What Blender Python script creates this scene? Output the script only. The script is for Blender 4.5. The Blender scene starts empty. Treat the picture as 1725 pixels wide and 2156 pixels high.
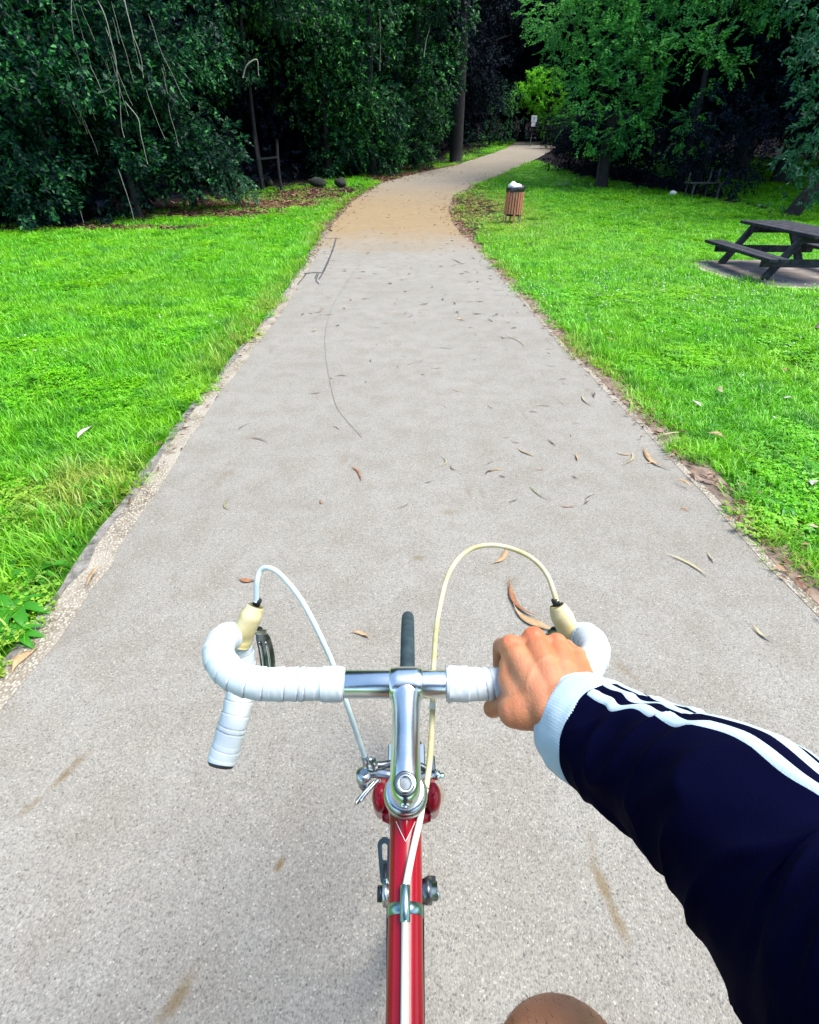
import bpy, math, random
import numpy as np
from mathutils import Vector, Matrix, Quaternion, noise as mnoise

S = bpy.context.scene
COL = S.collection
random.seed(7)
RNG = np.random.default_rng(7)
R = math.radians

# ------------------------------------------------------------------ camera, sky, sun, exposure
CAM_Z = 1.385
PITCH = R(34.56)                     # degrees below the horizontal
FOC = 1080.0                         # focal length in units where the picture is 1725 wide
cam_d = bpy.data.cameras.new('camera')
cam = bpy.data.objects.new('camera', cam_d)
COL.objects.link(cam)
cam.location = (0, 0, CAM_Z)
cam.rotation_euler = (math.pi / 2 - PITCH, 0, 0)
cam_d.sensor_width = 36.0
cam_d.sensor_fit = 'HORIZONTAL'
cam_d.lens = 36.0 * FOC / 1725.0
cam_d.clip_start = 0.02
cam_d.clip_end = 900
S.camera = cam

SUN_EL, SUN_AZ = 63.0, 88.0          # azimuth: degrees from +Y towards +X
world = bpy.data.worlds.new('World')
S.world = world
world.use_nodes = True
wn = world.node_tree
wn.nodes.clear()
w_out = wn.nodes.new('ShaderNodeOutputWorld')
w_bg = wn.nodes.new('ShaderNodeBackground')
w_sky = wn.nodes.new('ShaderNodeTexSky')
w_sky.sky_type = 'NISHITA'
w_sky.sun_disc = False
w_sky.sun_elevation = R(SUN_EL)
w_sky.sun_rotation = R(SUN_AZ)
w_bg.inputs['Strength'].default_value = 0.15
wn.links.new(w_sky.outputs[0], w_bg.inputs['Color'])
wn.links.new(w_bg.outputs[0], w_out.inputs['Surface'])

sun_d = bpy.data.lights.new('sun', 'SUN')
sun_d.energy = 2.6
sun_d.angle = R(38)
sun_d.color = (1.0, 0.95, 0.87)
sun = bpy.data.objects.new('sun', sun_d)
COL.objects.link(sun)
sd = Vector((math.sin(R(SUN_AZ)) * math.cos(R(SUN_EL)), math.cos(R(SUN_AZ)) * math.cos(R(SUN_EL)), math.sin(R(SUN_EL))))
sun.rotation_euler = sd.to_track_quat('Z', 'Y').to_euler()

S.render.engine = 'CYCLES'
S.view_settings.view_transform = 'Standard'
S.view_settings.look = 'None'
S.view_settings.exposure = 1.42
S.view_settings.gamma = 1.0
S.cycles.max_bounces = 5
S.cycles.diffuse_bounces = 2
S.cycles.glossy_bounces = 3
S.cycles.transmission_bounces = 2
S.cycles.transparent_max_bounces = 4

FWD = np.array([0, math.cos(PITCH), -math.sin(PITCH)])
UPV = np.array([0, math.sin(PITCH), math.cos(PITCH)])

# ------------------------------------------------------------------ measuring helpers
def ray(px, py):
    return FWD + (px - 862.5) / FOC * np.array([1.0, 0, 0]) - (py - 1078) / FOC * UPV

def at_d(px, py, d):
    return np.array([0, 0, CAM_Z]) + ray(px, py) * d

def at_z(px, py, z):
    r = ray(px, py)
    return np.array([0, 0, CAM_Z]) + r * ((z - CAM_Z) / r[2])

def rise(y):
    """the path climbs gently from about 14 m on"""
    y = np.asarray(y, float)
    w = 1.6
    u = (y - 14.0) / w
    return 0.058 * w * np.where(u > 20, u, np.log1p(np.exp(np.clip(u, -50, 20))))

def ground(px, py):
    r = ray(px, py)
    t, last = 1.0, 1.0
    while t < 200:
        p = np.array([0, 0, CAM_Z]) + r * t
        if p[2] < float(rise(p[1])):
            lo, hi = last, t
            for _ in range(30):
                m = (lo + hi) / 2
                p = np.array([0, 0, CAM_Z]) + r * m
                if p[2] < float(rise(p[1])): hi = m
                else: lo = m
            return p
        last = t
        t *= 1.01
    return np.array([0, 0, CAM_Z]) + r * 60

# ------------------------------------------------------------------ scene-object helpers
def tag(o, label=None, cat=None, group=None, kind=None):
    if label: o['label'] = label
    if cat: o['category'] = cat
    if group: o['group'] = group
    if kind: o['kind'] = kind
    return o

def empty(name, loc=(0, 0, 0), rz=0, parent=None):
    o = bpy.data.objects.new(name, None)
    o.empty_display_size = 0.1
    COL.objects.link(o)
    o.location = loc
    o.rotation_euler = (0, 0, rz)
    if parent: o.parent = parent
    return o

def mesh_np(name, V, F, mat, smooth=False):
    """V (n,3) array, F (m,k) int array"""
    V = np.asarray(V, np.float32); F = np.asarray(F, np.int32)
    me = bpy.data.meshes.new(name)
    me.vertices.add(len(V)); me.vertices.foreach_set('co', V.ravel())
    k = F.shape[1]
    me.loops.add(F.size); me.loops.foreach_set('vertex_index', F.ravel())
    me.polygons.add(len(F))
    me.polygons.foreach_set('loop_start', np.arange(0, F.size, k, dtype=np.int32))
    me.polygons.foreach_set('loop_total', np.full(len(F), k, np.int32))
    if smooth: me.polygons.foreach_set('use_smooth', np.ones(len(F), bool))
    me.update(calc_edges=True)
    if mat: me.materials.append(mat)
    return me

def link(name, me, parent=None, loc=None):
    o = bpy.data.objects.new(name, me)
    COL.objects.link(o)
    if parent: o.parent = parent
    if loc is not None: o.location = loc
    return o

class MB:
    def __init__(s): s.v = []; s.f = []
    def add(s, V, F):
        b = len(s.v)
        s.v.extend([tuple(float(c) for c in p) for p in V])
        s.f.extend([tuple(int(i) + b for i in f) for f in F])
        return s
    def build(s, name, mat, parent=None, smooth=True, loc=None):
        me = bpy.data.meshes.new(name)
        me.from_pydata(s.v, [], s.f)
        if smooth: me.polygons.foreach_set('use_smooth', [True] * len(me.polygons))
        me.materials.append(mat)
        me.update()
        return link(name, me, parent, loc)
    # shapes
    def box(s, c, size, M=None, bev=0.0):
        hx, hy, hz = [q / 2 for q in size]
        if bev <= 0:
            V = [(x, y, z) for z in (-hz, hz) for y in (-hy, hy) for x in (-hx, hx)]
            F = [(0, 2, 3, 1), (4, 5, 7, 6), (0, 1, 5, 4), (2, 6, 7, 3), (0, 4, 6, 2), (1, 3, 7, 5)]
        else:
            b = min(bev, hx * .49, hy * .49, hz * .49)
            V = []; 
            for sx in (-1, 1):
                for sy in (-1, 1):
                    for sz in (-1, 1):
                        V += [(sx * hx, sy * (hy - b), sz * (hz - b)), (sx * (hx - b), sy * hy, sz * (hz - b)), (sx * (hx - b), sy * (hy - b), sz * hz)]
            def i(sx, sy, sz, k): return ((sx > 0) * 4 + (sy > 0) * 2 + (sz > 0)) * 3 + k
            F = []
            for a in (-1, 1):
                F.append((i(a, -1, -1, 0), i(a, 1, -1, 0), i(a, 1, 1, 0), i(a, -1, 1, 0)))
                F.append((i(-1, a, -1, 1), i(1, a, -1, 1), i(1, a, 1, 1), i(-1, a, 1, 1)))
                F.append((i(-1, -1, a, 2), i(1, -1, a, 2), i(1, 1, a, 2), i(-1, 1, a, 2)))
                for b2 in (-1, 1):
                    F.append((i(a, b2, -1, 0), i(a, b2, 1, 0), i(a, b2, 1, 1), i(a, b2, -1, 1)))
                    F.append((i(a, -1, b2, 0), i(a, 1, b2, 0), i(a, 1, b2, 2), i(a, -1, b2, 2)))
                    F.append((i(-1, a, b2, 1), i(1, a, b2, 1), i(1, a, b2, 2), i(-1, a, b2, 2)))
                    for c2 in (-1, 1):
                        F.append((i(a, b2, c2, 0), i(a, b2, c2, 1), i(a, b2, c2, 2)))
        V = [Vector(p) for p in V]
        if M is not None: V = [M @ p for p in V]
        c = Vector(c)
        return s.add([p + c for p in V], F)
    def beam(s, a, b, w, h, up=(0, 0, 1), bev=0.003):
        a = Vector(a); b = Vector(b)
        d = (b - a); L = d.length; d.normalize()
        u = Vector(up); x = d.cross(u)
        if x.length < 1e-4: x = d.cross(Vector((0, 1, 0)))
        x.normalize(); u = x.cross(d).normalized()
        M = Matrix((x, d, u)).transposed()
        return s.box((a + b) / 2, (w, L, h), M, bev)
    def tube(s, P, rad, n=12, caps=True, flat=None, up=None):
        P = [Vector(p) for p in P]
        if not hasattr(rad, '__len__'): rad = [rad] * len(P)
        V, F = sweep(P, rad, n, flat, up)
        if caps:
            F.append(tuple(range(n))[::-1])
            F.append(tuple(range((len(P) - 1) * n, len(P) * n)))
        return s.add(V, F)
    def lathe(s, c, axis, prof, n=24, caps=True):
        """prof: list of (distance along axis, radius)"""
        c = Vector(c); a = Vector(axis).normalized()
        P = [c + a * t for t, r in prof]
        x = a.cross(Vector((0, 0, 1)))
        if x.length < 1e-3: x = a.cross(Vector((0, 1, 0)))
        x.normalize(); y = a.cross(x)
        V = []; F = []
        for (t, r) in prof:
            for k in range(n):
                q = 2 * math.pi * k / n
                V.append(c + a * t + (x * math.cos(q) + y * math.sin(q)) * r)
        for j in range(len(prof) - 1):
            for k in range(n):
                k2 = (k + 1) % n
                F.append((j * n + k, j * n + k2, (j + 1) * n + k2, (j + 1) * n + k))
        if caps:
            F.append(tuple(range(n))[::-1]); F.append(tuple(range((len(prof) - 1) * n, len(prof) * n)))
        return s.add(V, F)
    def ball(s, c, r, n=10, M=None):
        if not hasattr(r, '__len__'): r = (r, r, r)
        V = []; F = []
        m = max(5, n)
        for i in range(m + 1):
            th = math.pi * i / m
            for k in range(2 * m):
                ph = math.pi * k / m
                p = Vector((r[0] * math.sin(th) * math.cos(ph), r[1] * math.sin(th) * math.sin(ph), r[2] * math.cos(th)))
                if M is not None: p = M @ p
                V.append(p + Vector(c))
        w = 2 * m
        for i in range(m):
            for k in range(w):
                F.append((i * w + k, (i + 1) * w + k, (i + 1) * w + (k + 1) % w, i * w + (k + 1) % w))
        return s.add(V, F)

def frames(P, up=None):
    n = len(P); T = []
    for i in range(n):
        a = P[max(0, i - 1)]; b = P[min(n - 1, i + 1)]
        T.append((b - a).normalized())
    u = Vector(up) if up is not None else Vector((0, 0, 1))
    if abs(T[0].dot(u)) > .95: u = Vector((1, 0, 0)) if up is None else Vector((0, 1, 0))
    x = T[0].cross(u).normalized(); X = [x]
    for i in range(1, n):
        if up is not None:
            x2 = T[i].cross(Vector(up))
            x = x2.normalized() if x2.length > 1e-3 else x
        else:
            q = T[i - 1].rotation_difference(T[i]); x = q @ x
        X.append(x)
    return T, X

def sweep(P, rad, n, flat=None, up=None):
    T, X = frames(P, up)
    V = []; F = []
    for i, p in enumerate(P):
        y = X[i].cross(T[i])
        f = 1.0 if flat is None else (flat[i] if hasattr(flat, '__len__') else flat)
        for k in range(n):
            a = 2 * math.pi * k / n
            V.append(p + X[i] * (math.cos(a) * rad[i]) + y * (math.sin(a) * rad[i] * f))
    for i in range(len(P) - 1):
        for k in range(n):
            k2 = (k + 1) % n
            F.append((i * n + k, (i + 1) * n + k, (i + 1) * n + k2, i * n + k2))
    return V, F

def spline(P, m=8, closed=False):
    """Catmull-Rom through P"""
    P = [Vector(p) for p in P]
    out = []
    n = len(P)
    for i in range(n - 1):
        p0 = P[i - 1] if i > 0 else P[0] * 2 - P[1]
        p1, p2 = P[i], P[i + 1]
        p3 = P[i + 2] if i + 2 < n else P[-1] * 2 - P[-2]
        for j in range(m):
            t = j / m
            out.append(0.5 * ((2 * p1) + (p2 - p0) * t + (2 * p0 - 5 * p1 + 4 * p2 - p3) * t * t + (3 * p1 - p0 - 3 * p2 + p3) * t ** 3))
    out.append(P[-1])
    return out

def resample(P, step):
    P = [Vector(p) for p in P]
    L = [0]
    for a, b in zip(P, P[1:]): L.append(L[-1] + (b - a).length)
    n = max(2, int(L[-1] / step))
    out = []
    xs = np.linspace(0, L[-1], n + 1)
    A = np.array([tuple(p) for p in P])
    X = [np.interp(xs, L, A[:, k]) for k in range(3)]
    return [Vector(q) for q in zip(*X)], list(xs)

# ------------------------------------------------------------------ material helpers
def mat(name, col=(.5, .5, .5), rough=.6, metal=0.0, spec=.5, coat=0.0, sheen=0.0):
    m = bpy.data.materials.new(name); m.use_nodes = True
    b = m.node_tree.nodes['Principled BSDF']
    b.inputs['Base Color'].default_value = (*col, 1)
    b.inputs['Roughness'].default_value = rough
    b.inputs['Metallic'].default_value = metal
    b.inputs['Specular IOR Level'].default_value = spec
    b.inputs['Coat Weight'].default_value = coat
    b.inputs['Coat Roughness'].default_value = .08
    b.inputs['Sheen Weight'].default_value = sheen
    return m, m.node_tree, b

def N(t, kind, **kw):
    n = t.nodes.new(kind)
    for k, v in kw.items():
        if k.startswith('i_'):
            n.inputs[k[2:].replace('_', ' ')].default_value = v
        else: setattr(n, k, v)
    return n

def coords(t, scale=(1, 1, 1), kind='Object'):
    tc = N(t, 'ShaderNodeTexCoord'); mp = N(t, 'ShaderNodeMapping')
    mp.inputs['Scale'].default_value = scale
    t.links.new(tc.outputs[kind], mp.inputs[0])
    return mp.outputs[0]

def ramp(t, src, stops):
    r = N(t, 'ShaderNodeValToRGB')
    e = r.color_ramp.elements
    while len(e) < len(stops): e.new(.5)
    for el, (p, c) in zip(e, stops):
        el.position = p
        el.color = (*c, 1) if hasattr(c, '__len__') else (c, c, c, 1)
    t.links.new(src, r.inputs[0])
    return r.outputs[0]

def noise(t, vec, scale, detail=3, rough=.55, dist=0.0):
    n = N(t, 'ShaderNodeTexNoise')
    n.inputs['Scale'].default_value = scale; n.inputs['Detail'].default_value = detail
    n.inputs['Roughness'].default_value = rough; n.inputs['Distortion'].default_value = dist
    if vec is not None: t.links.new(vec, n.inputs['Vector'])
    return n.outputs['Fac']

def mix(t, fac, a, b, mode='MIX'):
    m = N(t, 'ShaderNodeMix', data_type='RGBA', blend_type=mode)
    for sock, v in ((m.inputs[0], fac), (m.inputs[6], a), (m.inputs[7], b)):
        if hasattr(v, 'is_output'): t.links.new(v, sock)
        elif hasattr(v, '__len__'): sock.default_value = (*v, 1)
        else: sock.default_value = v
    return m.outputs[2]

def math_(t, op, a, b=0.0, clamp=False):
    m = N(t, 'ShaderNodeMath', operation=op, use_clamp=clamp)
    for sock, v in ((m.inputs[0], a), (m.inputs[1], b)):
        if hasattr(v, 'is_output'): t.links.new(v, sock)
        else: sock.default_value = v
    return m.outputs[0]

def bump(t, b, h, strength=.3, dist=.01):
    n = N(t, 'ShaderNodeBump'); n.inputs['Strength'].default_value = strength; n.inputs['Distance'].default_value = dist
    t.links.new(h, n.inputs['Height']); t.links.new(n.outputs[0], b.inputs['Normal'])
    return n

def noisy(name, c1, c2, scale=20, rough=.6, metal=0, spec=.5, coat=0, bs=.15, bd=.002, bscale=None, kind='Object', sheen=0, detail=4):
    m, t, b = mat(name, c1, rough, metal, spec, coat, sheen)
    v = coords(t, kind=kind)
    f = noise(t, v, scale, detail)
    t.links.new(ramp(t, f, [(.35, c1), (.65, c2)]), b.inputs['Base Color'])
    if bs: bump(t, b, noise(t, v, bscale or scale * 3, 4), bs, bd)
    return m
# ------------------------------------------------------------------ materials
STAINS = [(135, 1640, .085, .022, 1.15, .75), (70, 1700, .05, .02, 1.0, .4), (590, 1825, .022, .012, 1.2, .8), (375, 2105, .07, .026, 1.2, .8), (1272, 1880, .10, .018, 1.75, .75), (1240, 1770, .06, .014, 1.6, .4),
          (885, 1178, .045, .022, .2, .6), (945, 1082, .05, .03, .1, .35), (1320, 1420, .07, .03, 2.2, .5), (930, 1680, .045, .014, 1.6, .5), (660, 1480, .05, .02, .5, .25), (1210, 720, .3, .05, 1.7, .3), (700, 1120, .06, .03, .4, .2), (1080, 1230, .05, .03, 1.0, .3)]
def asphalt_material():
    m, t, b = mat('path_asphalt', rough=.88, spec=.3)
    v = coords(t)
    big = noise(t, v, .8, 4); mid = noise(t, v, 5.5, 5, .6)
    base = mix(t, ramp(t, big, [(.3, 0), (.7, 1)]), (.236, .224, .192), (.275, .263, .228))
    base = mix(t, math_(t, 'MULTIPLY', ramp(t, mid, [(.40, 0), (.68, 1)]), .42), base, (.17, .145, .11))
    grit = noise(t, v, 170, 3, .7)
    base = mix(t, 1.0, base, ramp(t, grit, [(.25, (.55, .55, .55)), (.5, (1, 1, 1)), (.78, (1.42, 1.42, 1.40))]), 'MULTIPLY')
    wv_ = N(t, 'ShaderNodeTexNoise'); wv_.inputs['Scale'].default_value = 120; wv_.inputs['Detail'].default_value = 2; t.links.new(v, wv_.inputs['Vector'])
    va_ = N(t, 'ShaderNodeVectorMath', operation='MULTIPLY_ADD'); t.links.new(wv_.outputs['Color'], va_.inputs[0]); va_.inputs[1].default_value = (.007, .007, 0); t.links.new(v, va_.inputs[2])
    vw = va_.outputs[0]
    # binder and chips: two sizes of stone with their own colours
    def chips(scale, lo, hi):
        vo = N(t, 'ShaderNodeTexVoronoi', feature='F1'); vo.inputs['Scale'].default_value = scale
        vo.inputs['Randomness'].default_value = 1
        t.links.new(vw, vo.inputs['Vector'])
        sep = N(t, 'ShaderNodeSeparateColor'); t.links.new(vo.outputs['Color'], sep.inputs[0])
        return vo.outputs['Distance'], sep.outputs[0], sep.outputs[1]
    d1, r1, g1 = chips(165, 0, 1)
    tone = ramp(t, r1, [(0, (.055, .05, .04)), (.13, (.10, .09, .075)), (.28, (.20, .18, .15)), (.78, (.26, .24, .195)), (.90, (.39, .36, .29)), (1, (.52, .49, .40))])
    body = math_(t, 'LESS_THAN', d1, .42)
    c = mix(t, math_(t, 'MULTIPLY', body, .62), base, mix(t, .5, tone, mix(t, 1.0, base, (3.1, 3.1, 3.1), 'MULTIPLY'), 'MULTIPLY'))
    c = mix(t, math_(t, 'MULTIPLY', body, .48), base, tone)
    d2, r2, g2 = chips(78, 0, 1)
    big_dark = math_(t, 'MULTIPLY', math_(t, 'LESS_THAN', d2, .19), math_(t, 'LESS_THAN', r2, .08))
    big_light = math_(t, 'MULTIPLY', math_(t, 'LESS_THAN', d2, .21), math_(t, 'GREATER_THAN', r2, .945))
    c = mix(t, math_(t, 'MULTIPLY', big_dark, .65), c, (.05, .046, .042))
    c = mix(t, math_(t, 'MULTIPLY', big_light, .6), c, (.44, .41, .35))
    # sandy, leaf-stained stretch further on
    geo = N(t, 'ShaderNodeNewGeometry'); sp = N(t, 'ShaderNodeSeparateXYZ'); t.links.new(geo.outputs['Position'], sp.inputs[0])
    yy = math_(t, 'ADD', sp.outputs[1], math_(t, 'MULTIPLY', math_(t, 'SUBTRACT', noise(t, v, .9, 4), .5), 5.0))
    mr = N(t, 'ShaderNodeMapRange'); mr.inputs[1].default_value = 9.6; mr.inputs[2].default_value = 13.2
    t.links.new(yy, mr.inputs[0])
    sandy = mix(t, .75, c, mix(t, mid, (.31, .205, .085), (.22, .145, .06)))
    m2 = N(t, 'ShaderNodeMapRange'); m2.inputs[1].default_value = 17.5; m2.inputs[2].default_value = 25.0; t.links.new(yy, m2.inputs[0])
    c = mix(t, math_(t, 'MULTIPLY', mr.outputs[0], math_(t, 'SUBTRACT', 1.0, math_(t, 'MULTIPLY', m2.outputs[0], .75))), c, sandy)
    rag = noise(t, v, 9, 4, .65)
    for (px, py, L_, W_, an, k_) in STAINS:
        g_ = np.array([0, 0, CAM_Z]) + ray(px, py) * (CAM_Z / -ray(px, py)[2])
        mp = N(t, 'ShaderNodeMapping', vector_type='TEXTURE'); mp.inputs['Location'].default_value = (g_[0], g_[1], 0.01); mp.inputs['Rotation'].default_value = (0, 0, an); mp.inputs['Scale'].default_value = (L_, W_, 1)
        t.links.new(geo.outputs['Position'], mp.inputs[0])
        ln = N(t, 'ShaderNodeVectorMath', operation='LENGTH'); t.links.new(mp.outputs[0], ln.inputs[0])
        q_ = math_(t, 'ADD', ln.outputs['Value'], math_(t, 'MULTIPLY', math_(t, 'SUBTRACT', rag, .5), 2.6))
        c = mix(t, math_(t, 'MULTIPLY', ramp(t, q_, [(.25, 1), (1.0, 0)]), k_), c, (.15, .105, .045))
    # brown smears with ragged shape
    sm = noise(t, coords(t, (2.6, .85, 1)), 1.7, 5, .6)
    c = mix(t, math_(t, 'MULTIPLY', ramp(t, sm, [(.63, 0), (.72, 1)]), .45), c, (.13, .088, .042))
    t.links.new(c, b.inputs['Base Color'])
    hgt = math_(t, 'ADD', math_(t, 'MULTIPLY', math_(t, 'MINIMUM', d1, .5), -1.0), math_(t, 'MULTIPLY', noise(t, v, 300, 2), .8))
    bump(t, b, hgt, .75, .004)
    return m

def kerb_material():
    m, t, b = mat('kerb_concrete', rough=.9, spec=.25)
    v = coords(t)
    vo = N(t, 'ShaderNodeTexVoronoi'); vo.inputs['Scale'].default_value = 105; t.links.new(v, vo.inputs['Vector'])
    sep = N(t, 'ShaderNodeSeparateColor'); t.links.new(vo.outputs['Color'], sep.inputs[0])
    tone = ramp(t, sep.outputs[0], [(0, (.14, .12, .09)), (.2, (.30, .265, .20)), (.7, (.42, .38, .295)), (1, (.56, .52, .42))])
    c = mix(t, ramp(t, vo.outputs['Distance'], [(.35, 0), (.6, 1)]), tone, (.18, .15, .11))
    c = mix(t, ramp(t, noise(t, v, 4, 4), [(.4, 0), (.65, .75)]), c, (.38, .345, .28))
    c = mix(t, ramp(t, noise(t, v, 9, 5), [(.56, 0), (.70, .8)]), c, (.12, .09, .06))
    t.links.new(c, b.inputs['Base Color'])
    bump(t, b, math_(t, 'MULTIPLY', vo.outputs['Distance'], -1.0), .8, .007)
    return m

def ground_material():
    m, t, b = mat('ground_soil', rough=.95, spec=.1)
    v = coords(t)
    at = N(t, 'ShaderNodeAttribute'); at.attribute_name = 'litter'
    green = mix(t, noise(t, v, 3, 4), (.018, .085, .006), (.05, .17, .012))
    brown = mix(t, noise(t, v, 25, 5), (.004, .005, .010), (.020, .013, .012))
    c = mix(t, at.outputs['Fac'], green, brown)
    t.links.new(c, b.inputs['Base Color'])
    bump(t, b, noise(t, v, 40, 5), .6, .03)
    return m

def grass_material():
    m, t, b = mat('grass_blade', rough=.42, spec=.45)
    oi = N(t, 'ShaderNodeObjectInfo'); geo = N(t, 'ShaderNodeNewGeometry')
    posn = noise(t, geo.outputs['Position'], 1.1, 4)
    pos2 = noise(t, geo.outputs['Position'], 4.5, 3)
    c = ramp(t, geo.outputs['Random Per Island'], [(0, (.025, .20, .003)), (.3, (.09, .44, .003)), (.75, (.19, .64, .004)), (.93, (.26, .70, .03)), (1, (.55, .60, .22))])
    pos3 = noise(t, geo.outputs['Position'], .35, 4)
    c = mix(t, ramp(t, pos3, [(.50, 0), (.66, .45)]), c, (.16, .42, .02))
    c = mix(t, ramp(t, posn, [(.42, 0), (.66, .7)]), c, (.27, .62, .003))
    c = mix(t, ramp(t, pos2, [(.48, 0), (.68, .7)]), c, (.02, .22, .015))
    at = N(t, 'ShaderNodeAttribute'); at.attribute_name = 'dry'; at.attribute_type = 'INSTANCER'
    c = mix(t, at.outputs['Fac'], c, mix(t, geo.outputs['Random Per Island'], (.34, .38, .04), (.50, .42, .13)))
    t.links.new(c, b.inputs['Base Color'])
    tr = N(t, 'ShaderNodeBsdfTranslucent'); t.links.new(c, tr.inputs[0])
    ms = N(t, 'ShaderNodeMixShader'); ms.inputs[0].default_value = .35
    out = t.nodes['Material Output']
    t.links.new(b.outputs[0], ms.inputs[1]); t.links.new(tr.outputs[0], ms.inputs[2]); t.links.new(ms.outputs[0], out.inputs[0])
    return m

def leaf_material(name, cols, rough=.38, trans=.3, spec=.5, patch=None):
    m, t, b = mat(name, rough=rough, spec=spec)
    geo = N(t, 'ShaderNodeNewGeometry')
    k = len(cols) - 1
    c = ramp(t, geo.outputs['Random Per Island'], [((i / k) ** .72, q) for i, q in enumerate(cols)])
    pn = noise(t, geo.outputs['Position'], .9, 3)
    if patch: c = mix(t, ramp(t, pn, [(.42, 0), (.58, .82)]), c, patch)  # dark noise patches paint shaded voids between lit leaf clusters
    t.links.new(c, b.inputs['Base Color'])
    tr = N(t, 'ShaderNodeBsdfTranslucent'); t.links.new(c, tr.inputs[0])
    ms = N(t, 'ShaderNodeMixShader'); ms.inputs[0].default_value = trans
    out = t.nodes['Material Output']
    t.links.new(b.outputs[0], ms.inputs[1]); t.links.new(tr.outputs[0], ms.inputs[2]); t.links.new(ms.outputs[0], out.inputs[0])
    return m

M = {}
M['asphalt'] = asphalt_material()
M['kerb'] = kerb_material()
M['ground'] = ground_material()
M['grass'] = grass_material()
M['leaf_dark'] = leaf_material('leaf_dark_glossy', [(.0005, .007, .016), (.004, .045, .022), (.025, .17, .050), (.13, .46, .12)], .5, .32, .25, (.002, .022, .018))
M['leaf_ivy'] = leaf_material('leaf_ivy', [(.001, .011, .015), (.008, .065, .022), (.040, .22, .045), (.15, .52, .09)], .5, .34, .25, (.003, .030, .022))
M['leaf_back'] = leaf_material('leaf_backdrop', [(.0006, .003, .012), (.001, .006, .015), (.003, .018, .020)], .75, .1, .12)  # near-black navy leaves, the wood's deep shade put into their colour
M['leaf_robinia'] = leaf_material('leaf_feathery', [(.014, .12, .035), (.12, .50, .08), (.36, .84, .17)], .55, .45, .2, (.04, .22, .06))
M['leaf_bright'] = leaf_material('leaf_bright', [(.08, .36, .02), (.18, .58, .03), (.34, .78, .05)], .5, .5, .3)
M['leaf_broad'] = leaf_material('leaf_broad_weed', [(.03, .20, .012), (.06, .32, .015)], .4, .35, .4)
M['bark'] = noisy('bark', (.005, .006, .009), (.020, .019, .019), 9, .9, bs=.6, bd=.03, bscale=14)
M['bark_pale'] = noisy('bark_pale', (.05, .055, .05), (.16, .15, .12), 5, .9, bs=.5, bd=.02, bscale=10)
M['twig'] = noisy('twig_pale', (.24, .23, .19), (.42, .40, .34), 30, .8, bs=.2)
M['hill'] = noisy('hill_litter', (.002, .003, .010), (.006, .007, .012), 2, .95, spec=.05, bs=.3, bd=.1, bscale=6)
M['tape'] = noisy('tape_white', (.52, .585, .61), (.56, .63, .65), 60, .45, spec=.4, bs=.10, bd=.001, bscale=350)
M['tape_inner'] = mat('tape_edge', (.45, .60, .60), .6)[0]
M['plug'] = mat('plug_black', (.02, .022, .03), .4)[0]
M['chrome'] = noisy('alloy_polished', (.60, .68, .68), (.72, .78, .76), 40, .24, 1.0, bs=.04, bd=.0005, bscale=160)
M['alloy'] = noisy('alloy_worn', (.42, .47, .48), (.62, .66, .66), 90, .30, 1.0, bs=.15, bd=.0006, bscale=240)
M['alloy_dark'] = noisy('alloy_dark', (.08, .10, .11), (.28, .31, .31), 70, .32, 1.0, bs=.1, bd=.0005, bscale=200)
M['teal_steel'] = noisy('clip_steel', (.22, .36, .36), (.34, .46, .45), 120, .32, 1.0, bs=.1, bd=.0004, bscale=260)
M['red'] = noisy('frame_red', (.25, .0006, .010), (.33, .001, .014), 12, .3, 0, .3, .22, bs=.03, bd=.0006, bscale=30)
M['hood'] = noisy('hood_cream', (.54, .46, .20), (.62, .56, .34), 55, .5, spec=.35, bs=.12, bd=.001, bscale=160)
M['cable_white'] = noisy('cable_white', (.42, .53, .55), (.52, .62, .62), 60, .35, spec=.5, bs=.03)
M['cable_yellow'] = noisy('cable_yellowed', (.44, .38, .15), (.62, .58, .38), 38, .4, spec=.5, bs=.05)
M['cable_clean'] = mat('cable_cream', (.66, .68, .58), .4)[0]
M['black'] = mat('black_rubber', (.012, .014, .018), .55)[0]
M['steel_wire'] = mat('steel_wire', (.5, .52, .54), .3, 1.0)[0]
M['seam_line'] = mat('lug_line', (.75, .62, .60), .4)[0]
M['rail_wood'] = noisy('rail_wood', (.006, .008, .010), (.022, .027, .024), 14, .9)
M['tyre'] = noisy('tyre_rubber', (.018, .035, .042), (.035, .058, .064), 50, .75, spec=.3, bs=.3, bd=.001, bscale=300)
M['rim'] = mat('rim_alloy', (.6, .63, .64), .28, 1.0)[0]
M['saddle'] = mat('saddle_leather', (.03, .02, .015), .5)[0]
M['wood_dark'] = noisy('table_wood', (.010, .012, .020), (.040, .040, .048), 14, .8, spec=.3, bs=.5, bd=.004, bscale=40)
M['slab'] = noisy('slab_concrete', (.14, .12, .11), (.27, .23, .20), 5, .95, bs=.4, bd=.006, bscale=30)
M['slab_edge'] = noisy('slab_edge', (.34, .33, .20), (.45, .42, .28), 8, .95, bs=.3, bd=.005, bscale=30)
M['slat'] = noisy('bin_slat', (.42, .14, .07), (.56, .23, .13), 20, .7, bs=.3, bd=.002, bscale=60)
M['bag_black'] = noisy('bag_black', (.010, .011, .016), (.03, .03, .04), 30, .35, spec=.6, bs=.5, bd=.01, bscale=20)
M['bag_white'] = noisy('bag_white', (.60, .64, .68), (.78, .80, .82), 12, .4, bs=.5, bd=.01, bscale=18)
M['sign'] = mat('sign_white', (.75, .76, .76), .5)[0]
M['sign_dark'] = mat('sign_print', (.12, .14, .16), .6)[0]
M['post'] = noisy('post_wood', (.014, .020, .022), (.040, .048, .044), 20, .8)
M['stone'] = noisy('stone_white', (.62, .60, .54), (.78, .76, .70), 20, .7)
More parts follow.
